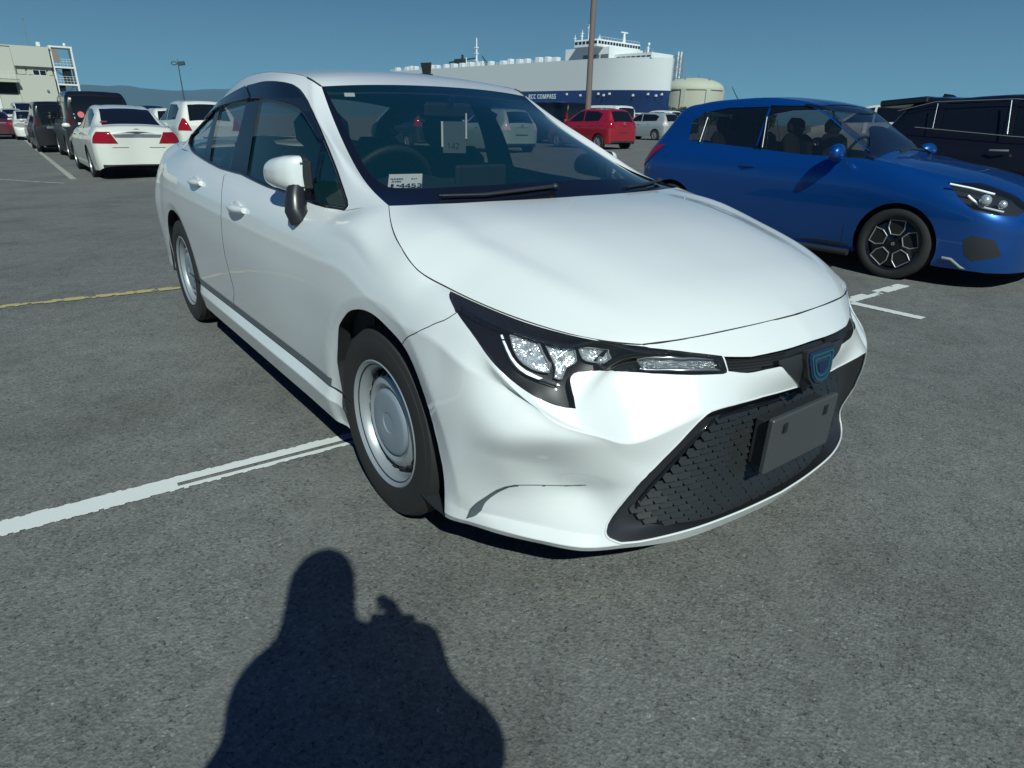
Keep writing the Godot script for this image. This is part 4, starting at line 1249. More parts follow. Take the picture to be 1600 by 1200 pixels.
func cabin(car: Node3D) -> void:
	var st := stool()
	# dashboard: a profile along the car, drawn across it
	var pr := PackedVector2Array([Vector2(-0.08, 0.90), Vector2(-0.30, 0.945), Vector2(-0.50, 0.965), Vector2(-0.66, 0.955), Vector2(-0.74, 0.90), Vector2(-0.70, 0.55), Vector2(-0.1, 0.5)])
	prism(st, pr, 1.26, Vector3(-0.63, 0, 0), Basis(Vector3(0, 0, 1), Vector3(0, 1, 0), Vector3(1, 0, 0)))
	ellipsoid(st, Vector3(-0.37, 0.955, -0.60), Vector3(0.20, 0.065, 0.17))
	box(st, Vector3(0.0, 0.98, -0.66), Vector3(0.26, 0.13, 0.03), Basis.IDENTITY, 0.01)
	build("dashboard", st, M.dash, car)
	st = stool()
	var pts := PackedVector3Array()
	var b := Basis(Vector3.RIGHT, 0.42)
	for k in 33:
		var a := TAU * k / 32.0
		pts.append(Vector3(-0.37, 0.94, -0.79) + b * Vector3(cos(a) * 0.185, sin(a) * 0.185, 0))
	tube(st, pts, 0.015, 0.015, 8, false)
	for a in [0.0, PI, -PI / 2]:
		tube(st, PackedVector3Array([Vector3(-0.37, 0.94, -0.79), Vector3(-0.37, 0.94, -0.79) + b * Vector3(cos(a) * 0.18, sin(a) * 0.18, 0)]), 0.02, 0.014, 6)
	ellipsoid(st, Vector3(-0.37, 0.94, -0.79), Vector3(0.07, 0.06, 0.04), b)
	build("steering_wheel", st, M.dash, car)
	for x in [-0.34, 0.36]:
		var s := Node3D.new()
		s.name = "seat" if x < 0 else "seat_001"
		car.add_child(s)
		st = stool()
		box(st, Vector3(x, 0.48, -1.16), Vector3(0.50, 0.16, 0.5), Basis.IDENTITY, 0.05)
		build("cushion", st, M.seat, s)
		st = stool()
		box(st, Vector3(x, 0.78, -1.44), Vector3(0.48, 0.62, 0.13), Basis(Vector3.RIGHT, -0.25), 0.06)
		build("backrest", st, M.seat, s)
		st = stool()
		box(st, Vector3(x, 1.155, -1.52), Vector3(0.27, 0.17, 0.10), Basis(Vector3.RIGHT, -0.2), 0.045)
		tube(st, PackedVector3Array([Vector3(x - 0.06, 1.0, -1.50), Vector3(x - 0.06, 1.1, -1.52)]), 0.008)
		tube(st, PackedVector3Array([Vector3(x + 0.06, 1.0, -1.50), Vector3(x + 0.06, 1.1, -1.52)]), 0.008)
		build("headrest", st, M.seat, s)
	st = stool()
	box(st, Vector3(0, 0.46, -2.0), Vector3(1.25, 0.2, 0.5), Basis.IDENTITY, 0.06)
	box(st, Vector3(0, 0.74, -2.34), Vector3(1.25, 0.56, 0.14), Basis(Vector3.RIGHT, -0.35), 0.05)
	for x in [-0.38, 0.38]: box(st, Vector3(x, 1.04, -2.46), Vector3(0.24, 0.12, 0.09), Basis.IDENTITY, 0.04)
	box(st, Vector3(0, 0.95, -2.75), Vector3(1.2, 0.04, 0.5))
	build("rear_bench", st, M.seat, car)
	st = stool()
	box(st, Vector3(0, 1.255, -0.92), Vector3(0.24, 0.065, 0.03), Basis(Vector3.RIGHT, 0.1), 0.012)
	tube(st, PackedVector3Array([Vector3(0, 1.27, -0.91), Vector3(0, 1.315, -0.88)]), 0.012)
	build("inside_mirror", st, M.dash, car)
	st = stool()
	for x in [-0.34, 0.34]: box(st, Vector3(x, 1.325, -1.13), Vector3(0.42, 0.02, 0.16), Basis(Vector3.RIGHT, 0.2), 0.008)
	build("sun_visor", st, M.lining, car)

func lettering(text: String, size: float, m: Material, called: String, parent: Node3D, xf: Transform3D, bold := true) -> MeshInstance3D:
	var t := TextMesh.new()
	var f := SystemFont.new()
	f.font_names = PackedStringArray(["Droid Sans"])
	f.font_weight = 700 if bold else 400
	t.font = f
	t.text = text
	t.font_size = 64
	t.pixel_size = size / 64.0
	t.depth = 0.001
	t.curve_step = 2.0
	return part(called, t, m, parent, xf)

func papers(car: Node3D, screen: Surf) -> void:
	# sheets that lie behind the windscreen; each is a thing of its own
	var T := car.transform
	# corners of each sheet in the car's axes: top left, top right, bottom left
	var spot := func(tl: Vector3, tr: Vector3, bl: Vector3) -> Transform3D:
		var x := (tr - tl).normalized()
		var z := x.cross(tl - bl).normalized()
		return T * Transform3D(Basis(x, z.cross(x), z), (tr + bl) * 0.5)
	var xf: Transform3D = spot.call(Vector3(-0.566, 1.037, -0.433), Vector3(-0.469, 1.041, -0.370), Vector3(-0.588, 1.001, -0.346))
	var o := thing("notice_card", "white printed card with number 4453 behind the white sedan's windscreen", "card")
	o.transform = xf
	part("sheet", box_mesh(Vector3(0.116, 0.094, 0.0012)), M.paper, o)
	lettering("4453", 0.036, M.ink, "number", o, Transform3D(Basis.IDENTITY, Vector3(0.020, -0.036, 0.0012)))
	lettering("NAE50", 0.015, M.ink, "print", o, Transform3D(Basis.IDENTITY, Vector3(-0.030, 0.010, 0.0012)))
	lettering("A760", 0.015, M.ink, "print", o, Transform3D(Basis.IDENTITY, Vector3(-0.030, -0.008, 0.0012)))
	lettering("507", 0.013, M.ink, "print", o, Transform3D(Basis.IDENTITY, Vector3(0.030, 0.010, 0.0012)), false)
	part("mark", box_mesh(Vector3(0.010, 0.020, 0.001)), M.ink, o, Transform3D(Basis.IDENTITY, Vector3(-0.043, -0.034, 0.001)))
	part("mark", box_mesh(Vector3(0.010, 0.010, 0.001)), M.ink, o, Transform3D(Basis.IDENTITY, Vector3(-0.024, -0.034, 0.001)))
	o = thing("folded_paper", "folded white paper lying below the number card on the dashboard", "paper")
	o.transform = T
	var st := stool()
	quad(st, Vector3(-0.618, 0.981, -0.326), Vector3(-0.542, 0.990, -0.299), Vector3(-0.53, 0.975, -0.262), Vector3(-0.575, 0.983, -0.285), Vector3.UP)
	quad(st, Vector3(-0.542, 0.990, -0.299), Vector3(-0.441, 0.990, -0.235), Vector3(-0.50, 0.977, -0.245), Vector3(-0.53, 0.975, -0.262), Vector3.UP)
	build("sheet", st, M.paper, o)
	o = thing("hanging_tag", "grey clear sleeve marked 142 hanging below the sedan's inside mirror", "tag")
	var c := T * Vector3(-0.075, 1.15, -0.75)
	var back := (T.basis * Vector3(-0.35, 0.0, 1)).normalized()
	var x := Vector3.UP.cross(back).normalized()
	o.transform = Transform3D(Basis(x, Vector3.UP, back), c)
	part("sleeve", box_mesh(Vector3(0.10, 0.125, 0.002)), M.sleeve, o)
	lettering("142", 0.034, M.ink, "number", o, Transform3D(Basis.IDENTITY, Vector3(-0.005, -0.035, 0.0016)), false)
	part("edge", box_mesh(Vector3(0.008, 0.10, 0.003)), M.paper, o, Transform3D(Basis.IDENTITY, Vector3(-0.052, 0.012, 0)))
	part("edge", box_mesh(Vector3(0.007, 0.10, 0.003)), M.paper, o, Transform3D(Basis.IDENTITY, Vector3(0.052, 0.045, 0)))
	o = thing("sticker", "small white sticker at the upper driver's corner of the windscreen", "sticker")
	o.transform = spot.call(Vector3(-0.457, 1.311, -0.978), Vector3(-0.419, 1.312, -0.964), Vector3(-0.465, 1.296, -0.951))
	part("label", box_mesh(Vector3(0.041, 0.03, 0.001)), M.paper, o)

# ---------------------------------------------------------------- the other cars
# body from cross-sections: [ahead, top, half width of the roof edge, belt height, half width at the belt, widest half width, underside]
func body_net(sections: Array, sub := 5) -> Surf:
	var rows := []
	for t in 8: rows.append(PackedVector3Array())
	for s in sections:
		var u: float = s[0]; var top: float = s[1]; var wt: float = s[2]; var belt: float = s[3]
		var wb: float = s[4]; var wm: float = s[5]; var bot: float = s[6]
		var crown := minf(0.05, (top - belt) * 0.4)
		var ring := [[0.0, top], [wt * 0.62, top - crown * 0.28], [wt, top - crown], [wb, belt], [lerpf(wb, wm, 0.85), belt - (belt - bot) * 0.17], [wm, bot + (belt - bot) * 0.5], [wm * 0.975, bot + (belt - bot) * 0.17], [wm * 0.95, bot]]
		for t in 8: rows[t].append(Vector3(-ring[t][0], ring[t][1], u))
	return Surf.from_rows(rows, sub)

func wheel_of(parent: Node3D, at: Vector3, side: float, R: float, w: float, rim_r: float, style: String, m: Material) -> void:
	var o := Node3D.new()
	var k := 0
	while parent.has_node("wheel" if k == 0 else "wheel_%03d" % k): k += 1
	o.name = "wheel" if k == 0 else "wheel_%03d" % k
	parent.add_child(o)
	o.position = at
	o.rotation.y = 0.0 if side > 0 else PI
	var key := "tyre%d%d%d" % [int(R * 1000), int(w * 1000), int(rim_r * 1000)]
	if not M.has(key): M[key] = tyre_mesh(w, R, rim_r)
	part("tyre", M[key], M.rubber, o)
	key = "rim%s%d%d" % [style, int(w * 1000), int(rim_r * 1000)]
	var h := w * 0.5
	if not M.has(key):
		var st := stool()
		lathe(st, PackedVector2Array([Vector2(-h * 0.8, rim_r), Vector2(h * 0.5, rim_r - 0.018), Vector2(h * 0.82, rim_r - 0.010), Vector2(h * 0.90, rim_r + 0.006), Vector2(h * 0.86, rim_r - 0.004), Vector2(h * 0.80, rim_r - 0.012)]), 40)
		if style == "spokes":
			for j in 10:
				var a := TAU * j / 10.0
				var d := Vector3(0, cos(a), sin(a))
				box(st, d * (rim_r * 0.52) + Vector3(h * 0.60, 0, 0), Vector3(0.022, rim_r * 0.92, 0.030), Basis(Vector3.RIGHT, d, Vector3.RIGHT.cross(d)), 0.005)
			lathe(st, PackedVector2Array([Vector2(h * 0.5, 0.062), Vector2(h * 0.72, 0.056), Vector2(h * 0.76, 0.03), Vector2(h * 0.76, 0.0)]), 20)
		M[key] = st.commit()
		st = stool()
		lathe(st, PackedVector2Array([Vector2(-h * 0.1, rim_r - 0.015), Vector2(-h * 0.1, 0.0)]), 24)
		M[key + "in"] = st.commit()
	part("rim", M[key], m, o)
	part("brake_disc", M[key + "in"], M.void_black, o)
	if style == "loops":
		var st := stool()
		lathe(st, PackedVector2Array([Vector2(h * 0.52, rim_r - 0.016), Vector2(h * 0.62, rim_r - 0.03), Vector2(h * 0.58, 0.05), Vector2(h * 0.64, 0.035), Vector2(h * 0.64, 0.0)]), 40)
		build("disc", st, M.black_gloss, o)
		for j in 5:
			var a := TAU * j / 5.0
			var d := Vector3(0, cos(a), sin(a))
			var b := Basis(d.cross(Vector3.RIGHT), d, Vector3.RIGHT)
			var hexa := PackedVector2Array([Vector2(-0.036, -0.062), Vector2(0.036, -0.062), Vector2(0.066, -0.008), Vector2(0.062, 0.058), Vector2(-0.062, 0.058), Vector2(-0.066, -0.008)])
			st = stool()
			var pts := PackedVector3Array()
			var c := d * 0.139 + Vector3(h * 0.66, 0, 0)
			for q in [0, 1, 2, 3, 4, 5, 0]: pts.append(c + b.x * hexa[q].x + b.y * hexa[q].y)
			for q in 6: tube(st, PackedVector3Array([pts[q], pts[q + 1]]), 0.0055, 0.0055, 6)
			build("spoke_loop", st, M.alloy, o)
			st = stool()
			prism(st, grown(hexa, -0.004), 0.004, d * 0.139 + Vector3(h * 0.615, 0, 0), b)
			build("spoke_gap", st, M.void_black, o)
		st = stool()
		for k2 in 40:
			var a0 := TAU * k2 / 40.0; var a1 := TAU * (k2 + 1) / 40.0
			tube(st, PackedVector3Array([Vector3(h * 0.78, cos(a0) * (rim_r - 0.006), sin(a0) * (rim_r - 0.006)), Vector3(h * 0.78, cos(a1) * (rim_r - 0.006), sin(a1) * (rim_r - 0.006))]), 0.003, 0.003, 5, false)
		build("rim_line", st, M.alloy, o)
		st = stool()
		for q in 6: box(st, Vector3(h * 0.68, 0.010 * cos(q * TAU / 6), 0.010 * sin(q * TAU / 6)), Vector3(0.004, 0.008, 0.012), Basis(Vector3.RIGHT, q * TAU / 6 + 0.4))
		build("hub_mark", st, M.alloy, o)

func rect(a: float, b: float, c: float, d: float) -> PackedVector2Array:
	return PackedVector2Array([Vector2(a, b), Vector2(c, b), Vector2(c, d), Vector2(a, d)])

# spec: sections, paint, wheelbase, wheel [radius, width, rim radius, style, material], cuts by part: {"side": [outlines seen from the side], "screen": [s0, t0, s1, t1], "back": outline seen from behind, "tail": outline, "head": outline ...}
func make_car(called: String, label: String, at: Vector3, turn: float, spec: Dictionary, group := "", clear := false) -> Node3D:
	var car := thing(called, label, "car", at, turn, group)
	var s := body_net(spec.sections)
	var n: float = spec.sections.size() - 1
	var glass: Material = M.glass_dim if clear else M.glass_black
	var holes_side := []
	var wb: float = spec.wheelbase
	var wl: Array = spec.wheel
	var arches := []
	for u in [0.0, -wb]:
		var p := PackedVector2Array()
		var R: float = wl[0] + spec.get("arch", 0.045)
		for k in 29:
			var a := lerpf(-0.32, PI + 0.32, k / 28.0)
			p.append(Vector2(u + R * cos(a), wl[0] + R * sin(a)))
		p.append(Vector2(p[28].x, -0.5)); p.append(Vector2(p[0].x, -0.5))
		arches.append(p)
	var front_of := func(u: float) -> float:
		var best := 0.0
		for i in spec.sections.size():
			if spec.sections[i][0] > u: best = i
		return best
	var skin := stool()
	for side in [1.0, -1.0]:
		# everything but the openings; each opening lives in its own projection, so the body is cut in turns
		var strip := []
		for g in spec.side: strip.append([poly(g), false])
		var low := [[arches[0], false], [arches[1], false]]
		for g in spec.get("holes", []):
			strip.append([poly(g), false]); low.append([poly(g), false])
		cut(skin, s, strip, 0.0, side, "uh", Rect2(0, 2.0, n, 1.6))
		cut(skin, s, low, 0.0, side, "uh", Rect2(0, 3.6, n, 9))
		var tops := []
		for k in ["screen", "rear"]:
			if spec.has(k): tops.append([rect(spec[k][0], -1.0, spec[k][1], spec[k][2]), false])
		cut(skin, s, tops if tops.size() else [[rect(-2, -2, -1, -1), false]], 0.0, side, "st", Rect2(0, 0, n, 2.0))
	build("body", skin, spec.paint, car)
	for g in spec.get("holes", []):
		for side in [1.0, -1.0]:
			var st := stool()
			cut(st, s, [[poly(g), true]], -0.05, side, "uh", Rect2(0.5, 0, 3.5, 9))
			build("lamp_housing", st, M.lamp_grey, car)
	for side in [1.0, -1.0]:
		for g in spec.side:
			var st := stool()
			if cut(st, s, [[poly(g), true]], -0.007, side, "uh", Rect2(0, 1.4, n, 2.4)): build("side_window", st, glass, car)
		if clear: continue
	for k in ["screen", "rear"]:
		if not spec.has(k): continue
		var st := stool()
		for side in [1.0, -1.0]: cut(st, s, [[rect(spec[k][0], -1.0, spec[k][1], spec[k][2]), true]], -0.005, side, "st", Rect2(0, 0, n, 2.3))
		build("windscreen" if k == "screen" else "rear_window", st, glass if k == "screen" or not clear else M.glass_dim, car)
	# lamps, trims: [name, material, outline, projection, range s0, s1, offset, mirrored too?]
	for d in spec.get("extra", []):
		for side in [1.0, -1.0]:
			if side < 0.0 and d.size() > 7 and not d[7]: continue
			var st := stool()
			if cut(st, s, [[poly(d[2]), true]], d[6], side, d[3], Rect2(d[4], 0, d[5] - d[4], 9)): build(d[0], st, d[1], car)
	for l in spec.get("lines", []):
		for side in [1.0, -1.0]:
			var st := stool()
			var pts := PackedVector3Array()
			for i in range(0, l[2].size(), 3): pts.append(Vector3(-side * l[2][i + 1], l[2][i + 2], l[2][i]))
			tube(st, pts, l[3], l[3], 6)
			build(l[0], st, l[1], car)
	for u in [0.0, -wb]:
		for side in [1.0, -1.0]:
			var wm: float = spec.track
			wheel_of(car, Vector3(-side * (wm - wl[1] * 0.5), wl[0], u), -side, wl[0], wl[1], wl[2], wl[3], wl[4])
	# dark underside and wheel houses
	var st := stool()
	var u0: float = spec.sections[1][0] - 0.12
	var u1: float = spec.sections[spec.sections.size() - 2][0] + 0.12
	var hw: float = spec.track - wl[1] - 0.04
	box(st, Vector3(0, 0.30, (u0 + u1) * 0.5), Vector3(hw * 2, 0.16, u0 - u1))
	box(st, Vector3(0, 0.30, -wb * 0.5), Vector3(spec.track * 1.92, 0.16, wb - 2.0 * wl[0] - 0.14))
	box(st, Vector3(0, 0.55, -wb * 0.5), Vector3(hw * 2, 0.34, wb + 0.9))
	build("underside", st, M.void_black, car)
	if clear: seats(car, spec)
	for side in [1.0, -1.0]:
		if spec.has("mirror"):
			var q: Array = spec.mirror
			st = stool()
			ellipsoid(st, Vector3(-side * (q[1] + 0.09), q[2], q[0]), Vector3(0.105, 0.068, 0.062) * spec.get("mirror_size", 0.82), Basis(Vector3.UP, side * 0.25), 10, 16)
			var mm := build("door_mirror", st, spec.paint, car)
			st = stool()
			ellipsoid(st, Vector3(-side * (q[1] + 0.09), q[2] - 0.045, q[0]), Vector3(0.075, 0.030, 0.055), Basis.IDENTITY, 6, 12)
			tube(st, PackedVector3Array([Vector3(-side * (q[1] - 0.02), q[2] - 0.03, q[0]), Vector3(-side * (q[1] + 0.05), q[2] - 0.04, q[0])]), 0.022)
			build("foot", st, M.black_plastic, mm)
		for hd in spec.get("handles", []):
			st = stool()
			tube(st, PackedVector3Array([Vector3(-side * hd[1], hd[2], hd[0] - 0.09), Vector3(-side * (hd[1] + 0.022), hd[2] + 0.002, hd[0]), Vector3(-side * hd[1], hd[2] + 0.004, hd[0] + 0.09)]), 0.013, 0.013, 8)
			build("handle", st, spec.get("handle_paint", spec.paint), car)
	return car

func seats(car: Node3D, spec: Dictionary) -> void:
	var u: float = spec.get("seat", -1.25)
	for x in [-0.36, 0.36]:
		for k in 2:
			var st := stool()
			var z := u - k * 0.85
			box(st, Vector3(x, 0.55, z + 0.28), Vector3(0.48, 0.16, 0.5), Basis.IDENTITY, 0.05)
			box(st, Vector3(x, 0.86, z), Vector3(0.46, 0.60, 0.13), Basis(Vector3.RIGHT, -0.22), 0.06)
			box(st, Vector3(x, 1.22, z - 0.08), Vector3(0.25, 0.16, 0.10), Basis(Vector3.RIGHT, -0.2), 0.045)
			build("seat", st, M.seat, car)
	var st := stool()
	box(st, Vector3(0, 0.90, u + 0.78), Vector3(1.3, 0.16, 0.36), Basis.IDENTITY, 0.05)
	var pts := PackedVector3Array()
	for k in 25: pts.append(Vector3(-0.36, 0.98, u + 0.56) + Basis(Vector3.RIGHT, 0.4) * Vector3(cos(TAU * k / 24.0) * 0.18, sin(TAU * k / 24.0) * 0.18, 0))
	tube(st, pts, 0.014, 0.014, 6, false)
	build("dashboard", st, M.dash, car)

func hatch_sections(l: float, hgt: float, w: float, wb: float) -> Array:
	var f := (l - wb) * 0.58
	var r := -wb - (l - wb) * 0.42
	var k := hgt / 1.5
	return [[f, 0.60 * k, 0.0, 0.52 * k, 0.0, 0.0, 0.22], [f - 0.05, 0.70 * k, 0.40, 0.60 * k, w * 0.62, w * 0.72, 0.2], [f - 0.28, 0.84 * k, 0.54, 0.76 * k, w * 0.82, w * 0.95, 0.2], [0.1, 0.96 * k, 0.60, 0.89 * k, w * 0.90, w, 0.2], [-0.32, 1.05 * k, 0.62, 0.96 * k, w * 0.91, w, 0.2], [-0.75, 1.28 * k, 0.58, 0.98 * k, w * 0.905, w, 0.2], [-1.15, 1.455 * k, 0.55, 0.985 * k, w * 0.90, w, 0.2], [-1.6, 1.5 * k, 0.56, 0.99 * k, w * 0.90, w, 0.2], [r + 0.85, 1.485 * k, 0.56, 1.0 * k, w * 0.89, w, 0.2], [r + 0.32, 1.42 * k, 0.54, 1.02 * k, w * 0.87, w * 0.985, 0.22], [r + 0.16, 1.22 * k, 0.58, 1.0 * k, w * 0.86, w * 0.96, 0.24], [r + 0.05, 1.03 * k, 0.60, 0.95 * k, w * 0.82, w * 0.90, 0.26], [r, 0.96 * k, 0.0, 0.88 * k, 0.0, 0.0, 0.30]]

func hatch_spec(l: float, hgt: float, w: float, wb: float, paint_: Material, tail: Material) -> Dictionary:
	var r := -wb - (l - wb) * 0.42
	var k := hgt / 1.5
	var sec := hatch_sections(l, hgt, w, wb)
	return {"sections": sec, "paint": paint_, "wheelbase": wb, "track": w - 0.01, "wheel": [0.30, 0.18, 0.20, "spokes", M.alloy], "mirror": [-0.62, w - 0.02, 1.04 * k],
		"side": [[-0.62, 1.0 * k, -1.08, 1.36 * k, -1.45, 1.41 * k, -1.52, 1.02 * k], [-1.58, 1.02 * k, -1.52, 1.415 * k, r + 0.95, 1.40 * k, r + 0.62, 1.30 * k, r + 0.72, 1.05 * k]],
		"screen": [4.15, 6.05, 1.75], "rear": [9.0, 10.9, 1.7],
		"extra": [["tail_lamp", tail, [w * 0.60, 0.80 * k, w * 1.1, 0.80 * k, w * 1.1, 1.10 * k, w * 0.74, 1.08 * k], "rh", 10.0, 12.0, 0.006, true],
			["tail_recess", M.gap, [-0.05, 0.62 * k, 0.27, 0.62 * k, 0.27, 0.66 * k, -0.05, 0.66 * k], "rh", 11.0, 12.0, 0.002, true],
			["bumper_strip", M.black_plastic, [-0.05, 0.2, w * 0.8, 0.2, w * 0.8, 0.36, -0.05, 0.36], "rh", 11.0, 12.0, 0.002, true],
			["panel_gap", M.gap, [-1.553, 0.24, -1.545, 0.24, -1.545, 1.0 * k, -1.553, 1.0 * k], "uh", 4.0, 10.0, 0.001, true],
			["headlight", M.lamp_glass, [0.28, 0.72 * k, 0.95, 0.58 * k, 0.95, 0.74 * k, 0.35, 0.86 * k], "uh", 0.0, 3.0, 0.004, true]],
		"handles": [[-1.40, w - 0.01, 0.86 * k], [-2.15, w - 0.02, 0.88 * k]]}

func sedan_spec(paint_: Material) -> Dictionary:
	return {"sections": [[0.92, 0.60, 0.0, 0.54, 0.0, 0.0, 0.22], [0.86, 0.68, 0.42, 0.60, 0.60, 0.72, 0.2], [0.6, 0.82, 0.58, 0.75, 0.76, 0.86, 0.18], [0.0, 0.92, 0.62, 0.86, 0.80, 0.895, 0.18], [-0.5, 1.0, 0.64, 0.94, 0.80, 0.895, 0.18], [-0.95, 1.22, 0.58, 0.95, 0.795, 0.895, 0.18], [-1.35, 1.40, 0.545, 0.955, 0.79, 0.895, 0.18], [-1.9, 1.475, 0.55, 0.96, 0.79, 0.895, 0.18], [-2.5, 1.465, 0.55, 0.975, 0.785, 0.895, 0.18], [-2.95, 1.38, 0.56, 1.0, 0.775, 0.89, 0.18], [-3.35, 1.18, 0.62, 1.02, 0.77, 0.885, 0.19], [-3.55, 1.10, 0.64, 1.02, 0.76, 0.875, 0.2], [-3.78, 1.07, 0.62, 0.99, 0.74, 0.855, 0.22], [-3.88, 1.02, 0.60, 0.92, 0.70, 0.80, 0.26], [-3.91, 0.99, 0.0, 0.90, 0.0, 0.0, 0.30]],
		"paint": paint_, "wheelbase": 2.85, "track": 0.885, "wheel": [0.32, 0.21, 0.215, "spokes", M.alloy], "mirror": [-0.78, 0.86, 1.02],
		"side": [[-0.78, 0.975, -1.28, 1.31, -1.75, 1.395, -1.86, 0.985], [-1.93, 0.985, -1.83, 1.40, -2.5, 1.39, -2.95, 1.28, -3.05, 1.03]],
		"screen": [4.15, 6.4, 1.8], "rear": [8.75, 10.85, 1.72],
		"extra": [["tail_lamp", M.tail_red, [0.40, 0.74, 0.95, 0.74, 0.95, 0.96, 0.52, 0.96], "rh", 12.2, 14.0, 0.006, true],
			["chrome_bar", M.chrome_bar, [-0.05, 0.86, 0.44, 0.86, 0.48, 0.915, -0.05, 0.93], "rh", 12.2, 14.0, 0.008, true],
			["lid_gap", M.gap, [-0.05, 0.655, 0.52, 0.655, 0.52, 0.667, -0.05, 0.667], "rh", 12.2, 14.0, 0.001, true],
			["bumper_valance", M.black_plastic, [-0.05, 0.2, 0.75, 0.2, 0.75, 0.33, -0.05, 0.33], "rh", 12.9, 14.0, 0.002, true],
			["panel_gap", M.gap, [-1.902, 0.24, -1.894, 0.24, -1.894, 0.98, -1.902, 0.98], "uh", 5.0, 11.0, 0.001, true],
			["headlight", M.lamp_glass, [0.35, 0.68, 0.95, 0.58, 0.95, 0.70, 0.45, 0.80], "uh", 0.0, 3.0, 0.004, true]],
		"handles": [[-1.72, 0.885, 0.86], [-2.72, 0.88, 0.89]], "handle_paint": M.chrome_bar}

func van_spec(paint_: Material) -> Dictionary:
	return {"sections": [[0.92, 0.80, 0.0, 0.70, 0.0, 0.0, 0.22], [0.86, 0.95, 0.5, 0.82, 0.72, 0.8, 0.2], [0.55, 1.08, 0.62, 0.98, 0.82, 0.9, 0.18], [0.1, 1.18, 0.66, 1.06, 0.85, 0.925, 0.18], [-0.35, 1.55, 0.66, 1.10, 0.86, 0.925, 0.18], [-0.75, 1.82, 0.66, 1.10, 0.86, 0.925, 0.18], [-1.3, 1.93, 0.68, 1.10, 0.86, 0.925, 0.18], [-2.3, 1.95, 0.70, 1.10, 0.86, 0.925, 0.18], [-3.4, 1.93, 0.70, 1.10, 0.86, 0.925, 0.18], [-3.82, 1.89, 0.70, 1.10, 0.85, 0.92, 0.2], [-3.93, 1.78, 0.70, 1.08, 0.82, 0.90, 0.22], [-3.99, 1.15, 0.66, 1.02, 0.78, 0.84, 0.26], [-4.03, 1.1, 0.0, 0.98, 0.0, 0.0, 0.3]],
		"paint": paint_, "wheelbase": 3.0, "track": 0.915, "wheel": [0.34, 0.22, 0.225, "spokes", M.alloy], "mirror": [-0.35, 0.9, 1.2],
		"side": [[0.0, 1.16, -0.55, 1.66, -1.15, 1.76, -1.2, 1.14], [-1.27, 1.14, -1.25, 1.77, -2.5, 1.79, -2.52, 1.14], [-2.6, 1.14, -2.58, 1.79, -3.7, 1.75, -3.75, 1.18]],
		"screen": [3.05, 5.3, 1.85], "rear": [9.75, 11.05, 1.85],
		"extra": [["tail_lamp", M.tail_red, [0.72, 1.0, 1.0, 1.0, 1.0, 1.45, 0.78, 1.45], "rh", 9.6, 12.0, 0.006, true],
			["plate_garnish", M.chrome_bar, [-0.05, 0.92, 0.5, 0.92, 0.5, 1.0, -0.05, 1.0], "rh", 10.9, 12.0, 0.006, true],
			["headlight", M.lamp_glass, [0.35, 0.78, 0.95, 0.70, 0.95, 0.86, 0.45, 0.98], "uh", 0.0, 3.0, 0.004, true]],
		"handles": [[-1.1, 0.915, 1.0], [-1.5, 0.915, 1.0]], "handle_paint": M.chrome_bar}

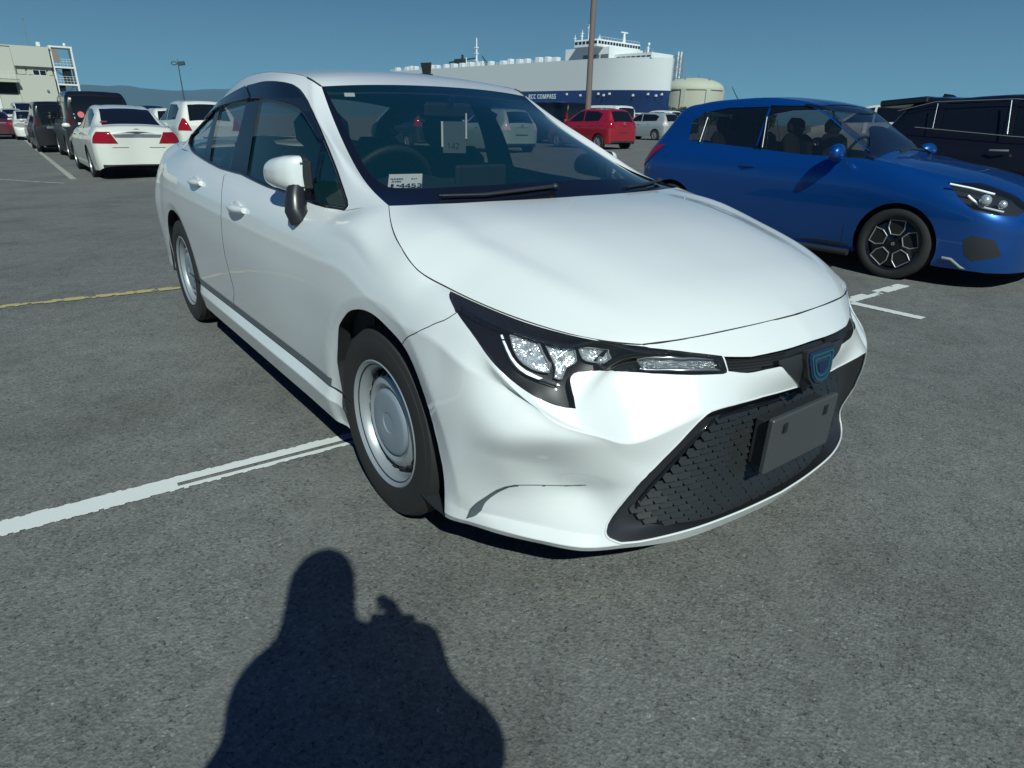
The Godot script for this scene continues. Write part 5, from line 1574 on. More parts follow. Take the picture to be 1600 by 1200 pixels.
func blue_hatchback() -> void:
	var sec := [[0.86, 0.60, 0.0, 0.54, 0.0, 0.0, 0.17], [0.81, 0.70, 0.36, 0.61, 0.50, 0.60, 0.165], [0.66, 0.79, 0.50, 0.71, 0.62, 0.76, 0.165], [0.38, 0.885, 0.57, 0.80, 0.73, 0.845, 0.17], [0.0, 0.955, 0.60, 0.875, 0.78, 0.8675, 0.18], [-0.38, 1.015, 0.62, 0.945, 0.785, 0.86, 0.18], [-0.72, 1.22, 0.57, 0.965, 0.78, 0.86, 0.18], [-1.05, 1.415, 0.545, 0.98, 0.775, 0.8675, 0.18], [-1.45, 1.49, 0.56, 1.0, 0.77, 0.8675, 0.18], [-2.0, 1.49, 0.56, 1.02, 0.77, 0.8675, 0.18], [-2.45, 1.45, 0.55, 1.03, 0.76, 0.868, 0.19], [-2.66, 1.40, 0.54, 1.03, 0.745, 0.862, 0.2], [-2.80, 1.22, 0.56, 1.00, 0.73, 0.845, 0.22], [-2.94, 1.02, 0.58, 0.93, 0.68, 0.78, 0.26], [-3.02, 0.95, 0.0, 0.85, 0.0, 0.0, 0.30]]
	var spec := {"sections": sec, "paint": M.blue, "wheelbase": 2.45, "track": 0.862, "wheel": [0.302, 0.195, 0.222, "loops", M.black_gloss], "arch": 0.04, "mirror": [-0.60, 0.835, 1.015], "seat": -1.28, "mirror_size": 1.12,
		"holes": [[0.27, 0.83, 0.45, 0.832, 0.56, 0.80, 0.67, 0.76, 0.80, 0.66, 0.76, 0.61, 0.65, 0.615, 0.52, 0.64, 0.40, 0.72]],
		"side": [[-0.40, 0.972, -0.66, 1.175, -0.90, 1.345, -1.20, 1.405, -1.51, 1.407, -1.51, 1.008, -1.0, 0.978], [-1.525, 1.01, -1.54, 1.395, -2.0, 1.385, -2.30, 1.335, -2.42, 1.24, -2.36, 1.06, -2.2, 1.045]],
		"screen": [5.12, 7.1, 1.9], "rear": [11.3, 12.9, 1.8],
		"extra": [["tail_lamp", M.tail_red, [-2.66, 1.0, -2.80, 0.98, -3.2, 0.92, -3.2, 0.76, -2.98, 0.74, -2.86, 0.80], "uh", 10.5, 14.0, 0.008, true],
			["headlight", M.lamp_glass, [0.27, 0.83, 0.45, 0.832, 0.56, 0.80, 0.67, 0.76, 0.80, 0.66, 0.76, 0.61, 0.65, 0.615, 0.52, 0.64, 0.40, 0.72], "uh", 0.5, 4.0, 0.004, true],
			["fog_recess", M.black_plastic, [0.51, 0.41, 0.56, 0.45, 0.70, 0.43, 0.76, 0.30, 0.60, 0.25, 0.54, 0.29], "uh", 0.5, 4.0, 0.002, true],
			["pillar_cover", M.black_gloss, [-0.34, 0.958, -0.40, 0.972, -0.66, 1.175, -0.90, 1.345, -1.20, 1.405, -1.20, 1.425, -0.86, 1.37, -0.60, 1.20], "uh", 3.0, 9.0, 0.003, true],
			["pillar_cover", M.black_gloss, [-1.53, 1.0, -1.505, 1.0, -1.505, 1.41, -1.53, 1.41], "uh", 5.0, 11.0, 0.003, true],
			["panel_gap", M.gap, [-1.503, 0.24, -1.497, 0.24, -1.487, 1.0, -1.493, 1.0], "uh", 5.0, 11.0, 0.001, true],
			["panel_gap", M.gap, [-0.453, 0.24, -0.447, 0.24, -0.427, 0.96, -0.433, 0.96], "uh", 3.0, 8.0, 0.001, true],
			["grille_mesh", M.black_plastic, [-0.05, 0.30, 0.42, 0.30, 0.50, 0.42, 0.40, 0.54, -0.05, 0.56], "rh", 0.0, 1.9, 0.003, true]],
		"lines": [["window_strip", M.alloy, [-2.20, 0.772, 1.045, -2.22, 0.66, 1.29], 0.006], ["window_strip", M.alloy, [-1.43, 0.79, 1.02, -1.51, 0.665, 1.30], 0.006],
			["side_skirt", M.black_plastic, [-0.36, 0.85, 0.17, -1.2, 0.858, 0.165, -2.06, 0.855, 0.17], 0.03],
			["chin", M.trim_grey, [0.40, 0.835, 0.25, 0.46, 0.82, 0.245, 0.53, 0.775, 0.185, 0.68, 0.68, 0.17, 0.78, 0.55, 0.17, 0.86, 0.30, 0.17, 0.88, 0.0, 0.17], 0.014]],
		"handles": [[-1.52, 0.855, 0.845]]}
	var car := make_car("hatchback", "metallic blue hatchback with black alloy wheels behind the white sedan's bonnet", Vector3(3.914, 0, -6.158), 0.66, spec, "", true)
	# lamp insides: projector, strip; fog lamp
	for side in [1.0, -1.0]:
		var st := stool()
		for q in [[0.56, 0.735, 0.715, 0.045], [0.66, 0.665, 0.69, 0.034]]:
			ellipsoid(st, Vector3(-side * q[1], q[2], q[0]), Vector3.ONE * q[3], Basis.IDENTITY, 8, 14)
		build("projector", st, M.lamp_chrome, car)
		st = stool()
		tube(st, PackedVector3Array([Vector3(-side * 0.812, 0.822, 0.31), Vector3(-side * 0.765, 0.80, 0.45), Vector3(-side * 0.70, 0.765, 0.60)]), 0.008)
		tube(st, PackedVector3Array([Vector3(-side * 0.79, 0.745, 0.45), Vector3(-side * 0.745, 0.665, 0.545), Vector3(-side * 0.66, 0.635, 0.68)]), 0.010)
		build("light_strip", st, M.light_strip, car)
		st = stool()
		lathe(st, PackedVector2Array([Vector2(0.0, 0.062), Vector2(0.03, 0.062), Vector2(0.035, 0.055), Vector2(0.02, 0.045), Vector2(0.0, 0.0)]), 20, Vector3(-side * 0.70, 0.345, 0.615), Basis(Vector3.UP, PI * 0.5 * -1.0 + side * 0.5))
		build("fog_lamp", st, M.trim_grey, car)
	# bent aerial, card on the screen
	var st := stool()
	tube(st, PackedVector3Array([Vector3(0, 1.455, -2.32), Vector3(0, 1.49, -2.34)]), 0.022, 0.012)
	tube(st, PackedVector3Array([Vector3(0, 1.485, -2.335), Vector3(0, 1.62, -2.44)]), 0.006, 0.004)
	build("aerial", st, M.black_plastic, car)
	st = stool()
	tube(st, PackedVector3Array([Vector3(-0.30, 1.03, -0.34), Vector3(-0.05, 1.05, -0.36), Vector3(0.2, 1.04, -0.35)]), 0.010)
	tube(st, PackedVector3Array([Vector3(0.35, 1.03, -0.34), Vector3(0.55, 1.02, -0.42)]), 0.010)
	build("wiper", st, M.black_plastic, car)
	var T := car.transform
	var o := thing("mirror_tag", "small white card hanging behind the blue hatchback's windscreen", "tag", T * Vector3(0.02, 1.22, -0.86), 0.66)
	part("card", box_mesh(Vector3(0.075, 0.10, 0.003)), M.paper, o)

func black_suv() -> void:
	var k := 1.64 / 1.5
	var sec := hatch_sections(4.72, 1.60, 0.92, 2.69)
	var spec := hatch_spec(4.72, 1.60, 0.92, 2.69, M.black_paint, M.tail_red)
	spec.wheel = [0.36, 0.225, 0.235, "spokes", M.alloy]
	spec.side = [[-0.75, 1.13, -1.25, 1.44, -1.9, 1.52, -2.08, 1.53, -2.0, 1.17], [-2.1, 1.175, -2.16, 1.53, -2.80, 1.505, -2.75, 1.21], [-2.83, 1.215, -2.87, 1.495, -3.3, 1.41, -3.05, 1.245]]
	spec.handles = [[-2.05, 0.905, 1.02], [-1.1, 0.905, 1.0]]
	spec.handle_paint = M.alloy
	spec.mirror = [-0.8, 0.9, 1.15]
	spec.lines = [["window_strip", M.chrome_bar, [-2.04, 0.838, 1.19, -2.13, 0.70, 1.53], 0.008], ["window_strip", M.chrome_bar, [-2.80, 0.82, 1.22, -2.86, 0.69, 1.50], 0.005],
		["window_moulding", M.trim_grey, [-0.8, 0.842, 1.12, -2.0, 0.842, 1.17, -3.0, 0.815, 1.24], 0.005], ["window_moulding", M.trim_grey, [-1.3, 0.675, 1.48, -2.1, 0.665, 1.545, -2.9, 0.66, 1.52, -3.3, 0.66, 1.42], 0.005]]
	var car := make_car("suv", "black sport utility car behind the blue hatchback, cut off by the right edge", Vector3(7.19, 0, -6.42), 0.6605, spec)
	var st := stool()
	prism(st, PackedVector2Array([Vector2(-0.10, 0), Vector2(0.10, 0), Vector2(0.02, 0.045), Vector2(-0.08, 0.06)]), 0.03, Vector3(-0.015, 1.575, -3.0), Basis(Vector3(0, 0, 1), Vector3(0, 1, 0), Vector3(1, 0, 0)))
	build("aerial_fin", st, M.black_gloss, car)
	st = stool()
	box(st, Vector3(0, 1.525, -3.30), Vector3(1.16, 0.075, 0.55), Basis(Vector3.RIGHT, -0.09), 0.015)
	build("spoiler", st, M.black_paint, car)

# ---------------------------------------------------------------- the lot and what stands round it
func gy(x: float, z: float) -> float:
	var d := Vector2(x, z).length()
	return clampf(0.0193 * x - 0.0028 * z, -0.5, 0.5) * smoothstep(7.0, 13.0, d) * (1.0 - smoothstep(45.0, 90.0, d))

func on_lot(x: float, z: float) -> Vector3:
	return Vector3(x, gy(x, z), z)

func ground() -> void:
	var st := stool()
	var n := 56
	for j in n:
		for i in n:
			var v := []
			for q in [[i, j], [i + 1, j], [i + 1, j + 1], [i, j + 1]]:
				v.append(on_lot(-105.0 + q[0] * 210.0 / n, -105.0 + q[1] * 210.0 / n))
			tri(st, v[0], v[1], v[2], Vector3.UP, Vector3.UP, Vector3.UP)
			tri(st, v[0], v[2], v[3], Vector3.UP, Vector3.UP, Vector3.UP)
	var far := 4500.0
	for r in [[-far, -far, far, -105.0], [-far, 105.0, far, far], [-far, -105.0, -105.0, 105.0], [105.0, -105.0, far, 105.0]]:
		quad(st, Vector3(r[0], 0, r[1]), Vector3(r[2], 0, r[1]), Vector3(r[2], 0, r[3]), Vector3(r[0], 0, r[3]), Vector3.UP)
	var g := build("ground", st, M.asphalt, self)
	tag(g, "grey weathered asphalt of the car terminal", "", "", "structure")
	painted()

# a worn stripe on the asphalt: its edges nibbled, bits missing
func stripe(called: String, label: String, a: Vector2, b: Vector2, width: float, m: Material, wear: float, seed_: int, gaps := []) -> void:
	var st := stool()
	var r := RandomNumberGenerator.new()
	r.seed = seed_
	var d := (b - a).normalized()
	var nrm := Vector2(-d.y, d.x)
	var L := (b - a).length()
	var step := clampf(L / 260.0, 0.014, 0.4)
	var k := int(L / step)
	var noise := FastNoiseLite.new()
	noise.seed = seed_
	noise.frequency = 1.0
	var lanes := 4
	for i in k:
		var s0 := i * step; var s1 := (i + 1) * step
		for l in lanes:
			var t0 := (float(l) / lanes - 0.5) * width; var t1 := (float(l + 1) / lanes - 0.5) * width
			var keep := noise.get_noise_2d(s0 * 9.0, t0 * 60.0 + seed_) > wear - (0.28 if l == 1 or l == 2 else 0.0)
			for g in gaps:
				if s0 > g[0] and s0 < g[1] and l >= g[2] and l <= g[3]: keep = false
			if not keep: continue
			if l == 0: t0 += noise.get_noise_2d(s0 * 30.0, 5.0) * 0.010
			if l == lanes - 1: t1 += noise.get_noise_2d(s0 * 30.0, 50.0) * 0.010
			var v := []
			for q in [[s0, t0], [s1, t0], [s1, t1], [s0, t1]]:
				var p: Vector2 = a + d * q[0] + nrm * q[1]
				v.append(Vector3(p.x, gy(p.x, p.y) + 0.004, p.y))
			quad(st, v[0], v[1], v[2], v[3], Vector3.UP)
	var o := build(called, st, m, self)
	tag(o, label, "road marking")

func painted() -> void:
	var a := Vector2(0.815, -0.580).normalized()
	var p := Vector2(-1.597, -1.688)
	stripe("road_marking", "worn white line running under the white sedan's front wheels", p - a * 2.5, p + a * 1.45, 0.098, M.road_white, -0.60, 3, [[3.0, 3.9, 2, 2]])
	stripe("road_marking", "broken white line end between the white sedan and the blue hatchback", Vector2(2.42, -4.72), Vector2(3.52, -5.57), 0.10, M.road_white, -0.45, 5, [[0.45, 0.62, 0, 1], [0.62, 0.70, 2, 3]])
	stripe("road_marking", "short white bay stub that points towards the lens", Vector2(2.50, -4.80), Vector2(2.86, -4.36), 0.09, M.road_white, -0.7, 8)
	stripe("road_marking", "faded yellow line at the left beside the sedan's rear wheel", Vector2(-6.9, -1.72), Vector2(-1.9, -5.17), 0.085, M.road_yellow, -0.15, 12)
	stripe("road_marking", "faint pale lane line that runs back along the left row of cars", Vector2(-9.3, -14.1), Vector2(-31.5, -43.6), 0.12, M.road_faint, -0.35, 15)
	stripe("road_marking", "faint pale cross line near the rear tyre of the white saloon", Vector2(-11.5, -14.3), Vector2(-8.9, -13.2), 0.10, M.road_faint, -0.1, 17)

func rest() -> void:
	blue_hatchback()
	black_suv()
	row_cars()
	building()
	ship()
	gas_tank()
	masts()
	hills()
	photographer()

func row_cars() -> void:
	var back := 0.6605 + PI
	var W := "cars parked in rows behind"
	var sp := sedan_spec(M.pearl)
	for s in sp.sections:
		for k in [2, 4, 5]: s[k] *= 0.95
	sp.track = 0.84
	for e in sp.extra:
		for i in range(0, e[2].size(), 2):
			if e[3] == "rh": e[2][i] *= 0.95
	var c := make_car("saloon", "pearl white saloon seen from behind with red tail lamps and a chrome bar", on_lot(-10.32, -17.42), back, sp, W)
	emblem(c, Vector3(0, 0.99, -3.905))
	part("paper_label", box_mesh(Vector3(0.13, 0.055, 0.004)), M.pink, c, Transform3D(Basis(Vector3.RIGHT, -0.9), Vector3(0.50, 1.14, -3.44)))
	for x in [-0.18, 0.2]: part("bolt_hole", box_mesh(Vector3(0.022, 0.04, 0.006)), M.gap, c, Transform3D(Basis.IDENTITY, Vector3(x, 0.72, -3.918)))
	var vp := van_spec(M.black_paint)
	vp.extra[0][1] = M.van_tail
	c = make_car("minivan", "tall black minivan with white dots down its dark rear window", on_lot(-14.8, -23.7), back, vp, W)
	for i in 7:
		part("rear_dot", box_mesh(Vector3(0.06, 0.05, 0.004)), M.paper, c, Transform3D(Basis.IDENTITY, Vector3(0.66, 1.72 - i * 0.085, -3.945 - i * 0.006)))
	var st := stool()
	lathe(st, PackedVector2Array([Vector2(0.0, 0.085), Vector2(0.004, 0.085), Vector2(0.004, 0.0)]), 18, Vector3(0.47, 1.30, -3.985), Basis(Vector3.UP, PI * 0.5))
	build("round_sticker", st, M.pink, c)
	part("number_plate", box_mesh(Vector3(0.33, 0.165, 0.01)), M.paper, c, Transform3D(Basis.IDENTITY, Vector3(0.42, 1.0, -4.0)))
	var v2 := van_spec(M.black_paint)
	v2.extra[0][1] = M.van_tail
	for s in v2.sections:
		for k in [2, 4, 5]: s[k] *= 0.93
		for k in [1, 3]: s[k] *= 0.90
	v2.track = 0.85
	for g in v2.side:
		for i in range(1, g.size(), 2): g[i] *= 0.90
	for e in v2.extra:
		for i in range(0, e[2].size()): e[2][i] *= 0.92
	make_car("minivan", "lower dark minivan in the left row, ahead of the tall black one", on_lot(-18.9, -28.1), back, v2, W)
	make_car("hatchback", "white hatchback far down the left row beside the lane line", on_lot(-23.4, -34.2), back, hatch_spec(3.9, 1.5, 0.84, 2.5, M.pearl, M.tail_red), W)
	make_car("hatchback", "small white hatchback that faces the lens before the pale building", on_lot(-26.97, -38.31), 0.6605, hatch_spec(3.7, 1.5, 0.82, 2.45, M.pearl, M.tail_red), W)
	var wv := van_spec(M.pearl)
	make_car("van", "white van that faces the lens against the pale building's wall", on_lot(-36.2, -51.4), 0.6605, wv, W)
	make_car("saloon", "maroon saloon at the far left edge", on_lot(-31.29, -41.41), back, sedan_spec(M.maroon), W)
	make_car("saloon", "distant white saloon just right of the maroon car", on_lot(-37.67, -51.61), back, sedan_spec(M.pearl), W)
	make_car("wagon", "tall white wagon just behind the white sedan's rear pillar", on_lot(-10.6, -22.0), back, hatch_spec(4.3, 1.66, 0.875, 2.6, M.pearl, M.tail_red), W)
	make_car("hatchback", "white hatchback between the pearl saloon and the tall white wagon", on_lot(-13.96, -26.94), back, hatch_spec(3.9, 1.52, 0.85, 2.5, M.pearl, M.tail_red), W)
	make_car("wagon", "dark blue-black wagon roof seen over the pearl saloon", on_lot(-18.85, -34.65), back, hatch_spec(4.6, 1.72, 0.9, 2.7, M.navy, M.tail_red), W)
	c = make_car("hatchback", "pale green hatchback seen through the white sedan's windscreen", on_lot(-1.75, -27.68), back, hatch_spec(3.9, 1.525, 0.8475, 2.5, M.mint, M.tail_clear), W)
	emblem(c, Vector3(0, 0.98, -3.09))
	c = make_car("hatchback", "red hatchback with dark windows just right of the sedan's windscreen", on_lot(2.39, -30.83), back, hatch_spec(4.0, 1.57, 0.86, 2.53, M.red, M.tail_red), W)
	emblem(c, Vector3(0, 1.02, -3.15))
	make_car("hatchback", "silver grey hatchback beside the red one", on_lot(6.93, -42.81), back, hatch_spec(4.3, 1.5, 0.87, 2.7, M.silver, M.tail_clear), W)
	make_car("minivan", "black minivan behind the red hatchback", on_lot(0.53, -37.03), back, van_spec(M.black_paint), W)
	make_car("minivan", "minivan with a white roof over the red hatchback", on_lot(4.29, -46.64), back, van_spec(M.pearl), W)
	make_car("wagon", "white wagon behind the silver grey hatchback", on_lot(9.17, -51.47), back, hatch_spec(4.4, 1.72, 0.875, 2.65, M.pearl, M.tail_clear), W)
	make_car("hatchback", "white hatchback roof left of the white wagon", on_lot(8.4, -55.65), back, hatch_spec(4.1, 1.62, 0.86, 2.6, M.pearl, M.tail_red), W)
	make_car("minivan", "dark minivan roof in front of the gas tank's hedge", on_lot(11.9, -60.5), back, van_spec(M.navy), W)
	make_car("wagon", "pale wagon seen through the blue hatchback's side window", on_lot(10.2, -22.5), back, hatch_spec(4.2, 1.62, 0.87, 2.6, M.pearl, M.tail_clear), W)
	make_car("wagon", "dark wagon in the row left of the pale green hatchback", on_lot(-5.6, -31.6), back, hatch_spec(4.4, 1.7, 0.88, 2.65, M.navy, M.tail_red), W)

func emblem(car: Node3D, at: Vector3) -> void:
	var st := stool()
	var pts := PackedVector3Array()
	for k in 17: pts.append(at + Vector3(cos(TAU * k / 16.0) * 0.058, sin(TAU * k / 16.0) * 0.038, -0.012))
	tube(st, pts, 0.006, 0.006, 5, false)
	pts = PackedVector3Array()
	for k in 13: pts.append(at + Vector3(cos(TAU * k / 12.0) * 0.022, sin(TAU * k / 12.0) * 0.034, -0.012))
	tube(st, pts, 0.005, 0.005, 5, false)
	build("badge", st, M.alloy, car)

func building() -> void:
	# scale 2 about the lens puts the facade 124 m away
	var e := Vector3(0.7897, 0, -0.6135)
	var nrm := Vector3(0.6135, 0, 0.7897)
	var o := thing("building", "pale cream terminal building with an outside stair tower at its right end", "building", Vector3(-67.88, 0, -103.76))
	o.basis = Basis(e, Vector3.UP, nrm)
	var st := stool()
	# main wall with a window band recess
	box(st, Vector3(-16.0, 4.6, -8.0), Vector3(32.0, 9.2, 15.0))
	build("wall", st, M.cream, o)
	st = stool()
	box(st, Vector3(-2.26, 8.0, -0.20), Vector3(4.5, 2.52, 0.6))
	box(st, Vector3(-2.26, 2.8, -0.20), Vector3(4.5, 5.6, 0.6))
	box(st, Vector3(-12.0, 7.1, -0.36), Vector3(14.9, 4.2, 0.4))
	build("facade_panel", st, M.cream, o)
	st = stool()
	box(st, Vector3(-4.52, 4.6, 0.0), Vector3(0.07, 9.2, 0.12))
	build("drainpipe", st, M.trim_grey, o)
	st = stool()
	box(st, Vector3(-16.0, 9.28, -7.8), Vector3(32.3, 0.16, 15.5))
	build("roof_edge", st, M.cream_grey, o)
	for w in [[-3.9, 1.2], [-2.6, 1.0], [-0.35, 0.5]]:
		part("shutter_panel", box_mesh(Vector3(w[1], 1.05, 0.06), 0.01), M.cream_grey, o, Transform3D(Basis.IDENTITY, Vector3(w[0], 6.22, -0.38)))
	var fr := part("window", box_mesh(Vector3(1.62, 0.74, 0.08)), M.trim_white, o, Transform3D(Basis.IDENTITY, Vector3(-1.66, 5.98, -0.38)))
	for x in [-0.4, 0.4]: part("pane", box_mesh(Vector3(0.70, 0.62, 0.02)), M.glass_black, fr, Transform3D(Basis.IDENTITY, Vector3(x, 0, 0.05)))
	# balcony and the dark bay under it
	st = stool()
	box(st, Vector3(-9.6, 4.72, 0.35), Vector3(10.0, 0.35, 1.5))
	build("balcony", st, M.cream_grey, o)
	st = stool()
	for k in 14: tube(st, PackedVector3Array([Vector3(-4.75 - k * 0.7, 4.9, 1.05), Vector3(-4.75 - k * 0.7, 5.9, 1.05)]), 0.02, 0.02, 5)
	for y in [5.4, 5.9]: tube(st, PackedVector3Array([Vector3(-4.7, y, 1.05), Vector3(-14.5, y, 1.05)]), 0.022, 0.022, 5)
	build("railing", st, M.trim_white, o)
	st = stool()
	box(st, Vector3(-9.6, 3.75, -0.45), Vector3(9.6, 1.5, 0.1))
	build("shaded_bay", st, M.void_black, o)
	part("shutter", box_mesh(Vector3(3.0, 3.0, 0.1)), M.trim_white, o, Transform3D(Basis.IDENTITY, Vector3(-8.5, 1.5, -0.44)))
	part("wall_lamp", box_mesh(Vector3(0.25, 0.30, 0.3), 0.05), M.trim_grey, o, Transform3D(Basis.IDENTITY, Vector3(-1.18, 3.6, 0.2)))
	# stair tower: slabs, columns, a panel, a dark stair core
	for y in [9.55, 6.85, 4.55, 2.1]:
		part("landing", box_mesh(Vector3(2.9, 0.22, 3.2)), M.trim_white, o, Transform3D(Basis.IDENTITY, Vector3(1.55, y, -2.0)))
	for x in [0.25, 2.85]:
		for z in [-0.5, -3.4]:
			part("column", box_mesh(Vector3(0.22, 9.5, 0.22)), M.trim_white, o, Transform3D(Basis.IDENTITY, Vector3(x, 4.75, z)))
	part("stair_screen", box_mesh(Vector3(0.9, 1.75, 0.08)), M.brown_grey, o, Transform3D(Basis.IDENTITY, Vector3(0.72, 8.35, -0.45)))
	part("stair_core", box_mesh(Vector3(0.95, 2.0, 2.0)), M.void_black, o, Transform3D(Basis.IDENTITY, Vector3(1.85, 5.65, -1.8)))
	part("stair_core", box_mesh(Vector3(0.9, 2.2, 2.0)), M.void_black, o, Transform3D(Basis.IDENTITY, Vector3(0.75, 3.3, -1.8)))
	st = stool()
	for y in [4.55, 6.85]:
		for yy in [0.45, 0.8, 1.1]: tube(st, PackedVector3Array([Vector3(0.2, y + yy, -0.45), Vector3(2.9, y + yy, -0.45)]), 0.025, 0.025, 5)
		for k in 7: tube(st, PackedVector3Array([Vector3(0.3 + k * 0.42, y, -0.45), Vector3(0.3 + k * 0.42, y + 1.1, -0.45)]), 0.018, 0.018, 5)
	build("stair_rail", st, M.trim_white, o)
	st = stool()
	for k in 12: box(st, Vector3(0.6 + k * 0.16, 2.3 + k * 0.19, -1.6), Vector3(0.3, 0.05, 1.1))
	for k in 12: box(st, Vector3(2.4 - k * 0.16, 4.75 + k * 0.17, -2.9), Vector3(0.3, 0.05, 1.1))
	build("stair_flight", st, M.trim_grey, o)
	# roof clutter
	st = stool()
	tube(st, PackedVector3Array([Vector3(-2.2, 9.3, -1.5), Vector3(-2.15, 12.8, -1.5)]), 0.06, 0.03, 6)
	for k in 3: tube(st, PackedVector3Array([Vector3(-2.9 + k * 0.25, 11.0 + k * 0.6, -1.5), Vector3(-1.5 - k * 0.2, 11.0 + k * 0.6, -1.5)]), 0.018, 0.018, 5)
	ellipsoid(st, Vector3(-2.15, 12.9, -1.5), Vector3(0.09, 0.16, 0.09), Basis.IDENTITY, 5, 8)
	build("roof_aerial", st, M.trim_grey, o)
	st = stool()
	box(st, Vector3(-1.0, 9.75, -1.5), Vector3(0.5, 0.6, 0.5), Basis.IDENTITY, 0.05)
	ellipsoid(st, Vector3(2.2, 9.9, -1.2), Vector3(0.2, 0.25, 0.2), Basis.IDENTITY, 6, 8)
	build("roof_fan", st, M.trim_white, o)

func ship() -> void:
	var ax := Vector3(0.687, 0, 0.727).normalized()
	var nn := Vector3(-ax.z, 0, ax.x)
	var o := thing("ship", "huge car carrier ship with blue lower hull named RCC COMPASS", "ship", Vector3(63.64, 0, -323.81) - nn * 9.0)
	o.basis = Basis(nn, Vector3.UP, ax)   # x towards the lens, z towards the bow
	var plan := func(s: float, y: float) -> float:
		# half beam at s metres behind the stem
		var rake := 0.0 if y > 14.5 else (14.5 - y) * 0.55
		var d := s - rake
		if d <= 0.0: return 0.02
		var full := lerpf(70.0, 34.0, clampf(y / 14.5, 0, 1)) if y < 14.5 else lerpf(34.0, 30.0, (y - 14.5) / 14.0)
		var t := clampf(d / full, 0.0, 1.0)
		return 16.0 * pow(sin(t * PI * 0.5), 0.62)
	var S := [0.0, 0.4, 1.0, 2.0, 3.5, 5.5, 8.0, 11.0, 15.0, 20.0, 26.0, 34.0, 45.0, 60.0, 80.0, 110.0, 150.0, 190.0, 212.0]
	var shell := func(y0: float, y1: float, n: int) -> SurfaceTool:
		var st := stool()
		for side in [1.0, -1.0]:
			var rows := []
			for j in n + 1:
				var y := lerpf(y0, y1, float(j) / n)
				var row := PackedVector3Array()
				for s in S: row.append(Vector3(side * plan.call(s, y), y, -s))
				rows.append(row)
			sheet(st, rows, Vector3(side, 0, 0))
		return st
	build("lower_hull", shell.call(-2.0, 15.0, 9), M.ship_blue, o)
	build("upper_hull", shell.call(15.003, 28.6, 7), M.ship_white, o)
	var st := stool()
	for i in S.size() - 1:
		var w0: float = plan.call(S[i], 28.6); var w1: float = plan.call(S[i + 1], 28.6)
		quad(st, Vector3(-w0, 28.2, -S[i]), Vector3(w0, 28.2, -S[i]), Vector3(w1, 28.2, -S[i + 1]), Vector3(-w1, 28.2, -S[i + 1]), Vector3.UP)
	quad(st, Vector3(-16, 28.6, -212), Vector3(16, 28.6, -212), Vector3(16, -2, -212), Vector3(-16, -2, -212), Vector3.FORWARD)
	build("deck", st, M.ship_grey, o)
	# raised forecastle and the bridge
	st = stool()
	box(st, Vector3(0, 29.6, -17.0), Vector3(17.0, 2.2, 22.0))
	build("forecastle", st, M.ship_bright, o)
	for k in 7: part("slot_window", box_mesh(Vector3(0.2, 0.45, 2.2)), M.gap, o, Transform3D(Basis.IDENTITY, Vector3(8.55, 29.3, -7.5 - k * 2.9)))
	st = stool()
	box(st, Vector3(-1.0, 31.2, -42.0), Vector3(26.0, 5.4, 28.0))
	build("deckhouse", st, M.ship_bright, o)
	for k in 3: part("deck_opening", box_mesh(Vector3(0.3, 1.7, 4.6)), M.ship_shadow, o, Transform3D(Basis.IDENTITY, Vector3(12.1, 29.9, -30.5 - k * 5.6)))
	var br := part("bridge", box_mesh(Vector3(33.0, 3.4, 15.0), 0.3), M.ship_bright, o, Transform3D(Basis.IDENTITY, Vector3(0, 35.3, -39.0)))
	for k in 15:
		part("bridge_window", box_mesh(Vector3(1.65, 1.25, 0.1)), M.glass_black, br, Transform3D(Basis.IDENTITY, Vector3(-15.2 + k * 2.17, 0.35, 7.5)))
	for k in 6:
		part("bridge_window", box_mesh(Vector3(0.1, 1.25, 1.75)), M.glass_black, br, Transform3D(Basis.IDENTITY, Vector3(16.5, 0.35, -6.0 + k * 2.4)))
	st = stool()
	for q in [[9.0, -44.0, 44.5], [6.0, -46.0, 41.5], [10.5, -47.0, 41.0], [8.0, -49.0, 42.5], [3.0, -42.0, 40.5], [12.0, -50.0, 40.0]]:
		tube(st, PackedVector3Array([Vector3(q[0], 37.0, q[1]), Vector3(q[0], q[2], q[1])]), 0.32, 0.16, 6)
		box(st, Vector3(q[0], q[2] - 1.5, q[1]), Vector3(2.2, 0.25, 0.25))
	box(st, Vector3(-6.0, 41.6, -34.0), Vector3(5.0, 0.5, 0.6))
	tube(st, PackedVector3Array([Vector3(-6.0, 37, -34), Vector3(-6.0, 41.4, -34)]), 1.0, 0.5, 6)
	build("radar_mast", st, M.ship_bright, o)
	st = stool()
	tube(st, PackedVector3Array([Vector3(0, 29.5, -14.5), Vector3(0, 34.4, -14.5)]), 0.45, 0.3, 8)
	box(st, Vector3(0, 33.4, -14.5), Vector3(2.4, 0.2, 0.6))
	ellipsoid(st, Vector3(0, 35.0, -14.2), Vector3(0.6, 0.7, 0.6), Basis.IDENTITY, 6, 8)
	build("fore_mast", st, M.ship_bright, o)
	# vents and boxes along the near edge of the deck
	var r := RandomNumberGenerator.new()
	r.seed = 31
	var vent := box_mesh(Vector3(3.0, 2.9, 3.0), 0.15)
	var s := 64.0
	while s < 208.0:
		part("vent_box", vent, M.ship_bright, o, Transform3D(Basis.IDENTITY.scaled(Vector3(1, r.randf_range(0.7, 1.15), r.randf_range(0.7, 1.2))), Vector3(11.5 + r.randf_range(-1.5, 0.5), 29.8, -s)))
		s += r.randf_range(4.5, 10.0)
	st = stool()
	for k in 76:
		var z := -58.0 - k * 2.0
		tube(st, PackedVector3Array([Vector3(15.6, 28.5, z), Vector3(15.6, 29.7, z)]), 0.09, 0.09, 4)
	for y in [29.1, 29.7]: tube(st, PackedVector3Array([Vector3(15.6, y, -58), Vector3(15.6, y, -210)]), 0.07, 0.07, 4)
